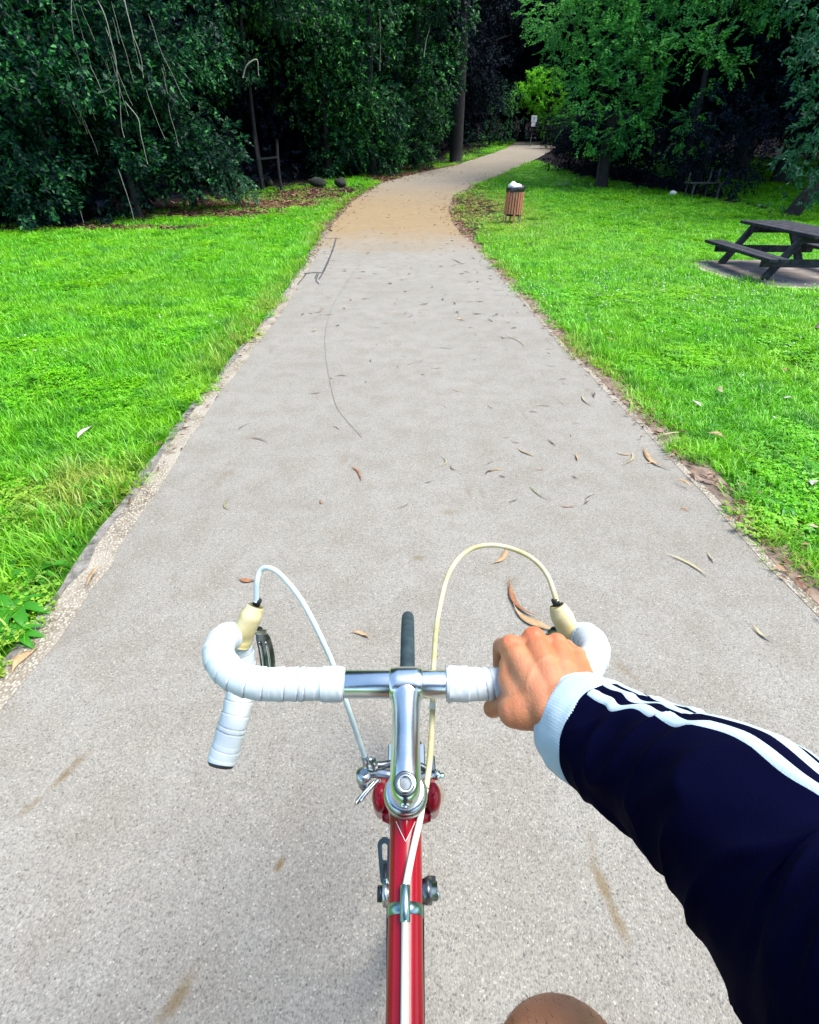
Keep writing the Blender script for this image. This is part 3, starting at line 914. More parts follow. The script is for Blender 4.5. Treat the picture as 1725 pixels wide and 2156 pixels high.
HEDGE = [crown_mesh('hedge_crown', rand_clumps(10 + k, 24, 3.5, 2.2, .45, 6.2, .42, .85), M['leaf_dark'], 10 + k, (.115, .062), 12, 165, .3, shell=.65) for k in range(3)]
IVY = [crown_mesh('ivy_crown', rand_clumps(20 + k, 36, 3.6, 2.6, .4, 9.5, .45, .95), M['leaf_ivy'], 20 + k, (.14, .078), 11, 115, .3, shell=.65) for k in range(2)]
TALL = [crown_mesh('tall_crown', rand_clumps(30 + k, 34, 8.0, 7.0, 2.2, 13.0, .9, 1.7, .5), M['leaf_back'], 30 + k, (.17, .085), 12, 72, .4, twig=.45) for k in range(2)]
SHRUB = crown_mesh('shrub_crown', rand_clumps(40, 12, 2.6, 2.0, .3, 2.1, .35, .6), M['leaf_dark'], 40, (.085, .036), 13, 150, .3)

def plant(name, x, y, crown, label, cat, group=None, rz=0, sc=1.0, th=5.0, tr=(.13, .06), tm='bark', seed=0, sz=None, limbs=4, lean=(0, 0), trunk=None, spread=1.4, z=None):
    zz = float(hgt(x, y)) if z is None else z
    e = empty(name, (x, y, zz - .02), rz); e.scale = (sc, sc, sz or sc)
    tag(e, label, cat, group)
    cr = link('crown', crown, e)
    if trunk is None: t = trunk_mb(th, tr[0], tr[1], seed, limbs, lean, spread).build('trunk', M[tm], e)
    else: t = link('trunk', trunk, e)
    return e

def pxg(px, py): p = ground(px, py); return float(p[0]), float(p[1])

# left hedge, from the left edge of the picture towards the bend
def template(mb_, m):
    o_ = mb_.build('template', m); me_ = o_.data; bpy.data.objects.remove(o_); me_.name = 'trunk'; return me_
T_h = template(trunk_mb(5.0, .07, .03, 3, 5), M['bark'])
left = [(-260, 492, 0, 1.0, 'dark leafy hedge shrub just past the left edge of the picture'),
        (-60, 486, 1, 1.05, 'dark leafy shrub filling the far left corner behind the grass'),
        (110, 484, 2, 1.0, 'dark shrub at left with light leaf clusters halfway up'),
        (270, 474, 0, 1.1, 'dense dark shrub hung with bare pale vines on the left'),
        (-560, 500, 2, 1.0, 'dark hedge shrub well outside the left edge of the picture'),
        (-900, 505, 1, 1.1, 'dark hedge shrub at the far left end of the hedge'),
        (400, 452, 1, 1.0, 'dark shrub right of the vine hung one, its foot above the brown leaves')]
for i, (px, py, k, sc, lab) in enumerate(left):
    x, y = pxg(px, py); 
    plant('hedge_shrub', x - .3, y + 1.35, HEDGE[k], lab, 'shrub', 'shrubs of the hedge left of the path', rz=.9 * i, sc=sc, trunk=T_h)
# high leafy overhang above the dark hollow
x, y = pxg(560, 412)
ov = crown_mesh('overhang_crown', [(random.gauss(0, 1.6), random.gauss(0, .9), random.uniform(3.0, 7.2), random.uniform(.5, .95)) for _ in range(30)], M['leaf_ivy'], 51, (.13, .07), 11, 135, .3, shell=.65)
plant('overhanging_tree', x - .6, y + 2.2, ov, 'leafy tree overhanging the dark hollow with the old rail', 'tree', th=6, tr=(.07, .04), seed=5)
# ivy-clad trees to the bend
for i, (px, py, k, sc, dy, lab) in enumerate([(690, 384, 0, .95, 2.2, 'ivy clad tree with bright leaf tips right of the dark hollow'),
                                       (790, 372, 1, 1.0, 1.6, 'ivy clad tree behind the leaf litter where the path starts to bend'),
                                       (880, 360, 0, 1.05, 1.6, 'ivy clad tree with leaves down to the ground just before the bend'),
                                       (935, 350, 1, .95, 2.0, 'last ivy clad tree left of the bend, beside the tall bare trunk')]):
    x, y = pxg(px, py)
    plant('ivy_tree', x - (.9 if i == 3 else .1), y + dy - (0 if i == 3 else .8), IVY[k], lab, 'tree', 'ivy covered trees left of the bend', rz=1.3 * i + .4, sc=sc, th=8, tr=(.12, .06), seed=20 + i, sz=sc * 1.05)
# pale ivy spilling down
x, y = pxg(445, 440)
ci = [(.75 * (t - .5) * 2.6 + random.gauss(0, .12), random.gauss(0, .15), 2.6 * (1 - t) + .25, .26 + .16 * random.random()) for t in np.linspace(0, 1, 14)]
iv = crown_mesh('ivy_leaves', ci, leaf_material('leaf_ivy_pale', [(.02, .085, .045), (.05, .17, .08), (.10, .27, .12)], .35, .25, .5), 61, (.075, .05), 14, 240, .3, twig=.2)
e = empty('climbing_ivy', (x, y + .1, float(hgt(x, y)))); tag(e, 'pale small leaved ivy spilling down the hedge onto the brown leaves', 'ivy')
link('ivy_leaves', iv, e)
mb = MB(); mb.tube(spline([(-.8, .2, 2.9), (-.3, .15, 1.9), (.3, .1, 1.0), (.9, 0, .05)], 5), .018, 6); mb.build('stem', M['bark'], e)

# bare hanging vines in front of the shrubs, each a thing
vine_px = [([(118, -30), (124, 60), (133, 110), (145, 165), (165, 230)], 'pale bare vine hanging farthest left in front of the dark hedge'),
           ([(158, -30), (163, 60), (172, 120), (190, 190), (205, 240)], 'pale bare vine hanging just right of the leftmost one'),
           ([(263, -30), (285, 60), (302, 120), (306, 165)], 'pale vine slanting down from the top edge in the middle of the vine curtain'),
           ([(200, -20), (232, 40), (248, 120), (256, 190), (262, 260), (270, 290)], 'thin vine dropping straight through the middle of the vine curtain'),
           ([(232, 60), (248, 110), (250, 165), (228, 192), (208, 188)], 'vine looping back on itself in a hook shape'),
           ([(330, 90), (352, 150), (356, 210), (345, 250)], 'curved vine at the right side of the vine curtain'),
           ([(268, 215), (296, 250), (306, 290), (318, 345)], 'short vine ending low on the hedge below the curtain'),
           ([(255, 355), (268, 395), (280, 440), (292, 480)], 'pale root like vine reaching the grass at the foot of the hedge'),
           ([(172, 440), (182, 470), (180, 492)], 'short pale vine touching the grass left of the root like one'),
           ([(383, 345), (392, 395), (400, 430)], 'thin vine running down beside the pale ivy'),
           ([(196, 140), (214, 180), (232, 225)], 'short slanting vine between the two long left vines'),
           ([(515, 165), (524, 140), (545, 128), (548, 160)], 'small arching vine over the dark hollow'),
           ([(800, 40), (802, 90), (800, 150)], 'straight hanging vine among the ivy clad trees near the top'),
           ([(893, 120), (897, 90), (905, 60)], 'short vine hanging beside the tall bare trunk')]
for pts, lab in vine_px:
    P0 = ground(min(max(pts[-1][0], 0), 900), 470 if pts[-1][0] < 330 else (430 if pts[-1][0] < 600 else 372))
    dep = P0[1] * FWD[1] + (CAM_Z - P0[2]) * -FWD[2]
    P = [Vector(at_d(a, b, (P0[1] - CAM_Z * 0) / max(.2, ray(a, b)[1]))) for a, b in pts]
    P = [Vector((p.x, P0[1] - .15 + .06 * math.sin(p.z * 3), p.z)) for p in P]
    P = spline(P, 5)
    P = [p + Vector((.012 * mnoise.noise(p * 4), .02 * mnoise.noise(p * 3 + Vector((5, 0, 0))), 0)) for p in P]
    if lab.startswith(('pale root', 'short pale vine')): P[-1].z = float(rise(P[-1].y)) 
    mb = MB(); rr = .0078 if P0[1] < 16 else .016
    mb.tube(P, [rr * (1.1 - .5 * i / len(P)) for i in range(len(P))], 6)
    tag(mb.build('bare_vine', M['twig']), lab, 'vine', 'bare vines hanging in front of the trees')

rv = random.Random(21)
for i in range(18):                          # thinner, shorter ones among them
    px = rv.uniform(95, 375); y_ = float(ground(min(px, 330), 470)[1]) - .10
    def vp(a, b): q = ray(a, b); return Vector((0, 0, CAM_Z)) + Vector(q) * (y_ / q[1])
    p0_ = vp(px, rv.uniform(-30, 250)); L_ = rv.uniform(.4, 1.3); dx_ = rv.uniform(-.08, .32)
    P = spline([p0_, p0_ + Vector((dx_ * .2 * L_, .03, -L_ * .4)), p0_ + Vector((dx_ * L_, -.02, -L_))], 6)
    P = [p + Vector((.03 * mnoise.noise(p * 3), 0, 0)) for p in P]
    mb = MB(); mb.tube(P, [.0050 * (1 - .5 * k / len(P)) for k in range(len(P))], 5)
    tag(mb.build('bare_vine', M['twig']), 'thin bare vine, one of many fine ones in the curtain over the left hedge', 'vine', 'fine bare vines over the left hedge')

# tall straight trunk at the bend
x, y = pxg(962, 345)
e = empty('tall_tree', (x, y + 1.0, float(hgt(x, y + 1)))); tag(e, 'tall straight trunk rising out of the picture at the bend of the path', 'tree')
mb = MB(); P = spline([(0, 0, -.2), (.05, 0, 3), (.12, 0, 6), (.32, 0, 10), (.5, 0, 15)], 4)
mb.tube(P, [.36 - .012 * i for i in range(len(P))], 14); mb.build('trunk', M['bark'], e)
link('crown', crown_mesh('high_crown', rand_clumps(77, 26, 7, 6, 10.5, 17, .9, 1.6), M['leaf_back'], 77, (.2, .09), 10, 26), e)

# bright bush behind the sign
def clumps_px(items, Y, base):
    """items: (px, py, radius in px) at distance Y -> clumps relative to base"""
    out = []
    for (px, py, rpx, *rest) in items:
        rr = ray(px, py); t = (Y + (rest[0] if rest else 0)) / rr[1]
        p = np.array([0, 0, CAM_Z]) + rr * t
        out.append((p[0] - base[0], p[1] - base[1], p[2] - base[2], .88 * rpx / FOC * t))
    return out
SIGN = ground(1117, 308)
YB = SIGN[1] + 3.0
base = np.array([ground(1150, 305)[0], YB, float(hgt(0, 40) * 0 + rise(YB))])
BUSH = base[:2].copy()
items = [(1118, 175, 26), (1150, 168, 26), (1098, 200, 22), (1135, 205, 30), (1168, 195, 22), (1172, 235, 26), (1160, 262, 26), (1182, 280, 20), (1190, 250, 22, 1), (1130, 160, 16), (1176, 160, 15), (1148, 235, 22, 1.0), (1205, 285, 22, -.5)]
br = crown_mesh('bright_crown', clumps_px(items, YB, base), M['leaf_bright'], 81, (.24, .13), 12, 46, .3, twig=.5)
e = empty('bright_bush', base); tag(e, 'bright yellow green bush catching the light behind the small sign', 'bush')
link('crown', br, e); trunk_mb(4, .15, .07, 8, 5).build('trunk', M['bark'], e)
# bushes low and dark around the end of the path
for i, (px, py, dy, sc, lab) in enumerate([(1040, 312, 3, 1.7, 'dark low bush where the path goes out of sight, left of the sign'), (1100, 303, 6, 1.9, 'dark low bush directly behind the sign'), (1215, 306, 5, 1.9, 'dark low bush on the bank right of the end of the path')]):
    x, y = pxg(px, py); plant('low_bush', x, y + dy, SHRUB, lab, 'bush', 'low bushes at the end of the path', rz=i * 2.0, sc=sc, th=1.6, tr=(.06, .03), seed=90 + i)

# feathery tree right of the path
tb = ground(1266, 392); YT = tb[1]
base = np.array([tb[0], YT, float(hgt(tb[0], YT))])
items = [(1330, 75, 46), (1365, 105, 42), (1290, 90, 40), (1395, 80, 30), (1250, 135, 42), (1310, 135, 44), (1350, 165, 40), (1390, 130, 30), (1225, 190, 40), (1275, 200, 40), (1335, 235, 38), (1380, 205, 26), (1370, 260, 24), (1215, 245, 34), (1300, 270, 36), (1250, 285, 26), (1345, 290, 30), (1395, 165, 24), (1400, 60, 34), (1345, 30, 40), (1380, 180, 30), (1260, 80, 40), (1285, 305, 22), (1320, 305, 20),
         (1225, 30, 55, 1.5), (1175, 60, 50, 2), (1290, 10, 60, 1.0), (1370, -10, 60, 1.0), (1185, 130, 36, 2.2), (1150, 20, 60, 4), (1230, -60, 80, 1), (1330, -80, 90, 0.5), (1440, -60, 80, 1)]
fr = crown_mesh('feathery_crown', clumps_px(items, YT - .6, base), M['leaf_robinia'], 91, (.13, .055), 16, 95, .15, shell=.6, twig=.45, pinnate=True)
e = empty('feathery_tree', base); tag(e, 'feathery leaved green tree right of the path with drooping sprays', 'tree')
link('crown', fr, e)
mb = MB(); P = spline([(.0, 0, -.2), (-.02, .0, 1.0), (.05, .05, 2.0), (.35, .05, 3.4), (.6, .2, 5.2)], 5)
mb.tube(P, [.20 - .006 * i + .12 * math.exp(-i * .6) for i in range(len(P))], 12)
for a, b, c in (((.0, 0, 1.4), (.6, -.2, 2.2), (1.6, -.4, 3.2)), ((.0, 0, 1.7), (-.6, -.3, 2.6), (-1.1, -.5, 3.6)), ((.2, 0, 2.6), (1.0, -.2, 3.6), (2.1, -.5, 4.3))):
    mb.tube(spline([a, b, c], 5), [.07 - .005 * k for k in range(11)], 8)
mb.build('trunk', M['bark'], e)
b2 = ground(1240, 345)
cs = clumps_px([(1238, 290, 20), (1228, 300, 16), (1250, 275, 18), (1245, 305, 15)], YT - 1.0, base)
sm = crown_mesh('sapling_crown', cs, M['leaf_robinia'], 93, (.10, .045), 14, 70, .2, twig=.3)
e = empty('sapling', base + np.array([-.5, -1.0, 0])); tag(e, 'small leafy sapling standing against the foot of the feathery tree', 'sapling')
o = link('crown', sm, e, (.5, 1.0, 0)); mb = MB(); mb.tube([(0, 0, -.1), (-.05, 0, .8), (0, .1, 1.7)], [.03, .022, .012], 6); mb.build('stem', M['bark'], e)
# second, drooping bough tree
base2 = np.array([ground(1470, 404)[0], ground(1470, 404)[1] + 1.6, 0]); base2[2] = float(hgt(base2[0], base2[1]))
items = [(1440, 75, 28), (1480, 65, 26), (1515, 80, 24), (1540, 110, 24), (1560, 140, 18), (1500, 105, 26), (1460, 100, 22), (1530, 150, 16), (1450, 262, 24), (1478, 275, 20), (1430, 285, 17), (1465, 300, 16), (1452, 240, 16), (1495, 195, 16, 1), (1500, -40, 60, 1), (1600, -60, 70, 1.5), (1590, 20, 40, 2.5), (1640, 10, 34, 0)]
fr = crown_mesh('bough_crown', clumps_px(items, base2[1] - 1.8, base2), M['leaf_robinia'], 95, (.13, .055), 16, 130, .2, shell=.4, twig=.45, pinnate=True)
e = empty('bough_tree', base2); tag(e, 'tree behind the lawn with one lit bough arching over the shade', 'tree')
link('crown', fr, e); trunk_mb(7.5, .13, .05, 12, 4, spread=2.0, lean=(.0, .03), lh=.6).build('trunk', M['bark'], e)
# right edge
be = ground(1712, 462)
base3 = np.array([be[0] + .2, be[1] + .7, 0]); base3[2] = float(hgt(base3[0], base3[1]))
items = [(1715, 90, 34), (1700, 140, 28), (1722, 190, 34), (1690, 210, 20), (1716, 260, 34), (1700, 310, 32), (1725, 340, 34), (1690, 355, 22), (1720, 390, 26), (1660, 330, 22), (1735, 60, 40), (1760, 130, 50), (1770, 260, 50), (1770, 380, 40), (1722, 440, 16, -.3), (1670, 385, 18, .6), (1640, 430, 14, .8), (1730, 0, 50), (1700, -60, 60)]
fr = crown_mesh('edge_crown', clumps_px(items, base3[1] - .8, base3), leaf_material('leaf_edge', [(.012, .08, .045), (.03, .15, .07), (.07, .26, .11)], .4, .35, .45), 97, (.12, .05), 14, 150, .3, shell=.4, twig=.32)
e = empty('leaning_tree', base3); tag(e, 'leaning tree at the right edge with leaves hanging low over the lawn', 'tree')
link('crown', fr, e)
mb = MB(); mb.tube(spline([(-.45, 0, -.2), (-.1, 0, .5), (.45, .1, 1.3), (.9, .2, 3.0), (1.1, .2, 5)], 5), [.20 - .005 * k for k in range(21)], 10); mb.build('trunk', M['bark'], e)

# trees standing in the shade behind (few pixels of each show)
back_spots = []
def ok(x, y):
    return y > 60 or not (xl(y) - 2.8 < x < xr(y) + 2.8)
gr = 'dark trees standing in the shade of the wood'
rr = random.Random(4)
for i in range(9):                                   # second row behind the left hedge
    y = 17 + i * 4.2; back_spots.append((float(np.interp(y, [p[1] for p in _wl], [p[0] for p in _wl])) - 4.6 - rr.random() * 1.5, y + 1))
for i in range(8): back_spots.append((-22 + i * 2.9, 24 + 3.2 * i + rr.random() * 2))
for i in range(6): back_spots.append((-13.5 - i * 3.4, 18.5 + rr.random() * 3))
for i in range(7): back_spots.append((ground(1300 + i * 80, 405)[0] + 1.0, ground(1300 + i * 80, 408 + i * 9)[1] + 8.0 + rr.random() * 1.2))
for i in range(8): back_spots.append((9.5 + i * 3.6, 29.5 + rr.random() * 3 - i * .6))
for i in range(6): back_spots.append((9 + i * 4.6, 39 + rr.random() * 4 - i * 1.0))
for i in range(5): back_spots.append((17 + i * 3.4, 17.5 - i * 1.2 + rr.random()))
for i in range(9): back_spots.append((-6 + i * 4.4, 55 + rr.random() * 5))
for i in range(7): back_spots.append((-4 + i * 5, 68 + rr.random() * 4))
for i in range(7): back_spots.append((9 + i * 1.5, 46 + i * 1.3 + rr.random() * 2))
for i in range(8): back_spots.append((-4 + i * 3.4, 61 + rr.random() * 2))
for i in range(8): back_spots.append((-2 + i * 3.4, 65 + rr.random() * 2))
T_b = template(trunk_mb(9.0, .26, .12, 33, 6, spread=3.0), M['bark'])
for i in range(3): back_spots.append((float(xr(33 + i * 6)) + 4.2, 33 + i * 6.0)); back_spots.append((float(xl(36 + i * 6)) - 3.6, 36 + i * 6.0))
nb = 0
for (x, y) in back_spots:
    if not ok(x, y) or math.hypot(x - BUSH[0], y - BUSH[1]) < 6.5 or (21 < y < BUSH[1] and -5.5 < x - BUSH[0] * y / BUSH[1] < 6.6): continue
    sc = rr.uniform(.85, 1.2)
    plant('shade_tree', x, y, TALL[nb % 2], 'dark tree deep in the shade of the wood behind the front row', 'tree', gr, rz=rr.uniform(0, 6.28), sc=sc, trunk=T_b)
    nb += 1
# canopy trees whose crowns close the sky over the hedge and shade the ground beneath
for i, (x, y) in enumerate([(-13.5, 21.5), (-10.0, 22.0), (-8.5, 27), (-6.5, 33), (-4, 40), (-1, 48)]):
    plant('canopy_tree', x, y, TALL[i % 2], 'tall tree rising behind the hedge, its crown above the picture', 'tree', 'tall trees behind the hedge', rz=i * 1.1, sc=1.15, trunk=T_b, sz=1.3)
DSH = crown_mesh('dark_shrub_crown', rand_clumps(44, 12, 3.0, 2.0, .2, 2.3, .4, .7), M['leaf_back'], 44, (.09, .045), 13, 150, .3)
T_s = template(trunk_mb(1.6, .05, .02, 9, 4, spread=.7), M['bark'])
for i in range(12):  # shrubs of near-black leaves, added to darken the gap between trunks
    px = 1322 + i * 46; x = float(ground(px, 404)[0]); y = float(np.interp(x, [p[0] for p in _wr], [p[1] for p in _wr])) + 3.4 + .8 * (i % 3)
    plant('dark_filler_shrub', x, y, DSH, 'near black shrub added to darken the gap between the trunks behind the right lawn', 'shrub', 'added dark shrubs behind the right lawn', rz=i * 1.7, sc=1.0 + .12 * (i % 4), trunk=T_s)
# undergrowth mass filling the wood floor
P = []
for _ in range(1100):
    x = rr.uniform(-26, 34); y = rr.uniform(13, 68)
    w = max(float(wl2(x, y)), float(wr2(x, y)))
    if w > 1.6 and ok(x, y): P.append((x, y, float(hgt(x, y)) + rr.uniform(.1, .9), rr.uniform(.5, 1.1)))
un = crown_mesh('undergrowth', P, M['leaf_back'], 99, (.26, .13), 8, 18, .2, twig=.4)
tag(link('undergrowth', un), 'dark undergrowth covering the floor of the wood', 'undergrowth', kind='stuff')
print('undergrowth clumps', len(P), 'shade trees', nb)
# ------------------------------------------------------------------ picnic table, slab, bin, sign, bench, rail
def rounded_slab(name, c, rad, h, m, seg=44, z=0.0, parent=None, wob=.04):
    V = []; F = []
    for k in range(seg):
        a = 2 * math.pi * k / seg
        q = 1 + wob * mnoise.noise(Vector((math.cos(a) * 2, math.sin(a) * 2, 1)))
        e = 3.0
        ca, sa = math.cos(a), math.sin(a)
        s = (abs(ca) ** e + abs(sa) ** e) ** (-1 / e) * q
        for zz, kk in ((-.05, 1.0), (h - .008, 1.0), (h, .985)):
            V.append((c[0] + rad[0] * s * kk * ca, c[1] + rad[1] * s * kk * sa, z + zz))
    for k in range(seg):
        k2 = (k + 1) % seg
        for j in range(2): F.append((k * 3 + j, k2 * 3 + j, k2 * 3 + j + 1, k * 3 + j + 1))
    F.append(tuple(k * 3 + 2 for k in range(seg)))
    mb = MB(); mb.add(V, F)
    return mb.build(name, m, parent, smooth=False)
sl = empty('table_slab', (0, 0, 0)); tag(sl, 'worn concrete slab under the picnic table with a pale rim', 'slab')
rounded_slab('rim', SLAB_C, SLAB_R * 1.0, .022, M['slab_edge'], parent=sl)
rounded_slab('slab_top', SLAB_C, SLAB_R * .93, .030, M['slab'], parent=sl)

def picnic_table(loc, rz, L=1.85, hT=.64, hS=.34, s=1.0, label='', m='wood_dark'):
    e = empty('picnic_table', loc, rz); tag(e, label, 'picnic table')
    W = M[m]
    wid = .68; n = 4; pw = (wid - .012 * (n - 1)) / n
    for k in range(n):
        mb = MB(); mb.box((-wid / 2 + pw / 2 + k * (pw + .012), 0, hT - .02), (pw, L + random.uniform(-.01, .01), .042), bev=.005); mb.build('top_plank', W, e, smooth=False)
    for sx in (-1, 1):
        for k in range(2):
            mb = MB(); mb.box((sx * (.60 + k * .135), 0, hS - .02), (.125, L + random.uniform(-.01, .01), .042), bev=.005); mb.build('seat_plank', W, e, smooth=False)
    for sy in (-1, 1):
        y = sy * L * .33
        mb = MB(); mb.box((0, y - sy * .05, hT - .085), (wid - .02, .045, .09), bev=.004); mb.build('top_bearer', W, e, smooth=False)
        mb = MB(); mb.box((0, y + sy * .05, hS - .088), (1.46, .045, .095), bev=.004); mb.build('seat_bearer', W, e, smooth=False)
        for sx in (-1, 1):
            mb = MB(); mb.beam((sx * .27, y, hT - .045), (sx * .60, y, .028), .095, .055, up=(0, 1, 0), bev=.004); mb.build('leg', W, e, smooth=False)
    mb = MB(); mb.beam((0, -L * .33, hT - .10), (0, -L * .02, hT - .06), .07, .04); mb.build('brace', W, e, smooth=False)
    mb = MB(); mb.beam((0, L * .33, hT - .10), (0, L * .02, hT - .06), .07, .04); mb.build('brace', W, e, smooth=False)
    return e
picnic_table((5.44, 8.15, 0), R(-3), L=1.95, hT=.60, hS=.33, label='dark weathered wooden picnic table on the concrete slab at the right edge')

# far bench in the shade, white stone beside it
g = ground(1478, 417); 
e = empty('wooden_bench', (g[0], g[1], float(hgt(g[0], g[1]))), R(4)); tag(e, 'dark wooden bench with thin posts in the shade beyond the lawn', 'bench')
for k in range(3):
    mb = MB(); mb.box((-.05, -.14 + k * .13, .42), (1.15, .11, .035), bev=.004); mb.build('seat_slat', M['post'], e, smooth=False)
for x in (-.52, .18, .45):
    mb = MB(); mb.beam((x, .16, -.05), (x + .03, .2, .80 if x > 0 else .7), .045, .045); mb.build('back_post', M['post'], e, smooth=False)
for x in (-.45, .40):
    mb = MB(); mb.beam((x, -.14, -.05), (x, -.14, .40), .06, .06); mb.build('leg', M['post'], e, smooth=False)
g = ground(1416, 412); mb = MB(); mb.ball((0, 0, .05), (.12, .08, .075), 8)
o = mb.build('white_stone', M['stone'], None, loc=(g[0], g[1], float(hgt(g[0], g[1])) + .03)); tag(o, 'small white stone at the shaded far edge of the lawn', 'stone')
for v in o.data.vertices: v.co += Vector((1, .3, -.3)) * (.05 * max(0, v.co.x) * 3) + Vector((0, 0, 1)) * .02 * mnoise.noise(v.co * 9)

# litter bin
g = ground(1077, 470)
bz = float(rise(g[1]))
e = empty('litter_bin', (g[0], g[1], bz)); e.rotation_euler = (0, R(2.0), 0); tag(e, 'round litter bin of reddish wooden slats lined with a full black bag', 'litter bin')
NS = 20; rB = .205
for k in range(NS):
    a = 2 * math.pi * k / NS + .05
    Mx = Matrix.Rotation(a, 3, 'Z')
    lowb = .20 if k % 5 else .02
    mb = MB(); mb.box((math.cos(a) * rB, math.sin(a) * rB, (lowb + .66) / 2 + random.uniform(-.003, .003)), (.02, .046, .66 - lowb), Mx, bev=.004); mb.build('slat', M['slat'], e, smooth=False)
mb = MB()
for z in (.27, .58): mb.lathe((0, 0, z), (0, 0, 1), [(0, rB - .013), (0, rB - .011), (.03, rB - .011), (.03, rB - .013)], 28, caps=False)
mb.build('hoop', M['alloy_dark'], e)
for a in (R(200), R(330)):
    mb = MB(); mb.tube([(math.cos(a) * .17, math.sin(a) * .17, -.05), (math.cos(a) * .17, math.sin(a) * .17, .6)], .014, 8); mb.build('leg', M['alloy_dark'], e)
mb = MB(); prof = [(.16, .17), (.5, .182), (.62, .195), (.68, .222), (.72, .228), (.755, .222), (.765, .20), (.75, .17)]
mb.lathe((0, 0, 0), (0, 0, 1), prof, 40, caps=True)
o = mb.build('bin_bag', M['bag_black'], e)
for v in o.data.vertices:
    a = math.atan2(v.co.y, v.co.x); f = 1 + .035 * math.sin(a * 9 + v.co.z * 30) + .03 * mnoise.noise(v.co * 14)
    v.co.x *= f; v.co.y *= f
    if v.co.z > .6: v.co.z += -.045 * math.sin(a) * 0 + .022 * mnoise.noise(Vector((math.cos(a) * 2, math.sin(a) * 2, 7))) - .03 * math.cos(a) * (-1)
g2 = empty('rubbish_bag', (g[0], g[1], bz)); tag(g2, 'crumpled white rubbish bag bulging out of the litter bin', 'rubbish bag')
mb = MB(); mb.ball((-.02, 0, .765), (.150, .150, .085), 14); o = mb.build('rubbish_lump', M['bag_white'], g2)
for v in o.data.vertices:
    d = v.co - Vector((-.02, 0, .765)); v.co += d * (.38 * mnoise.noise(v.co * 11) + .1 * abs(mnoise.noise(v.co * 26)))
mb = MB(); mb.ball((.13, -.03, .755), (.05, .05, .035), 8); o = mb.build('rubbish_lump', M['bag_white'], g2)
for v in o.data.vertices:
    d = v.co - Vector((.13, -.03, .755)); v.co += d * (.4 * mnoise.noise(v.co * 24))

# small sign at the far end
D = SIGN[1]; bz = float(rise(D)); k = 1.0
top = at_d(1119, 243, D / ray(1119, 243)[1])
Hs = top[2] - bz
e = empty('path_sign', (SIGN[0], D, bz)); tag(e, 'small white sign on a thin post at the far end of the path', 'sign')
mb = MB(); mb.tube([(-.05, 0, -.1), (.04, 0, Hs * .98)], .035, 8); mb.build('post', M['post'], e)
mb = MB(); mb.box((.06, -.05, Hs - .22), (.46, .03, .42), bev=.01); b1 = mb.build('sign_plate', M['sign'], e, smooth=False)
mb = MB(); mb.box((.04, -.05, Hs - .58), (.34, .03, .26), bev=.01); mb.build('lower_plate', M['sign'], e, smooth=False)
mb = MB(); mb.tube([(-.05 + .06, -.068, Hs - .12), (.12, -.068, Hs - .16), (.07, -.068, Hs - .22), (.07, -.068, Hs - .30)], .018, 6); mb.build('pictogram', M['sign_dark'], b1)

# old rail between two posts in the hollow, mossy rocks behind
g = ground(572, 404); gy0 = g[1] + .3; z0 = float(hgt(g[0], gy0)) 
e = empty('old_rail', (g[0], gy0, z0)); tag(e, 'old wooden rail between two rough posts in the dark hollow of the hedge', 'rail')
sc_ = gy0 / ray(572, 404)[1] / FOC
mb = MB(); mb.tube(spline([(-.36, 0, -.1), (-.40, 0, .7), (-.43, .05, 1.7)], 4), [.055] * 9, 8); mb.build('post', M['rail_wood'], e)
mb = MB(); mb.tube(spline([(.30, 0, -.1), (.28, 0, .7), (.33, .05, 1.5)], 4), [.05] * 9, 8); mb.build('post', M['rail_wood'], e)
mb = MB(); mb.beam((-.40, -.07, .93), (.30, -.07, .99), .05, .06); mb.build('rail_bar', M['post'], e, smooth=False)
for i, (px, rx, lab) in enumerate(((668, .34, 'low mossy rock right of the old rail'), (715, .22, 'small mossy rock at the right end of the hollow'), (560, .16, 'small mossy rock between the posts of the old rail'))):
    gg = ground(px, 398); mb = MB(); mb.ball((0, 0, .1), (rx, .2, .16), 9)
    o = mb.build('mossy_rock', M['rock'], loc=(gg[0], gg[1] + .6, float(hgt(gg[0], gg[1] + .6)) + .05)); tag(o, lab, 'rock', 'mossy rocks in the hollow')
    for v in o.data.vertices: v.co *= 1 + .35 * mnoise.noise(v.co * 4 + Vector((i * 3, 0, 0)))

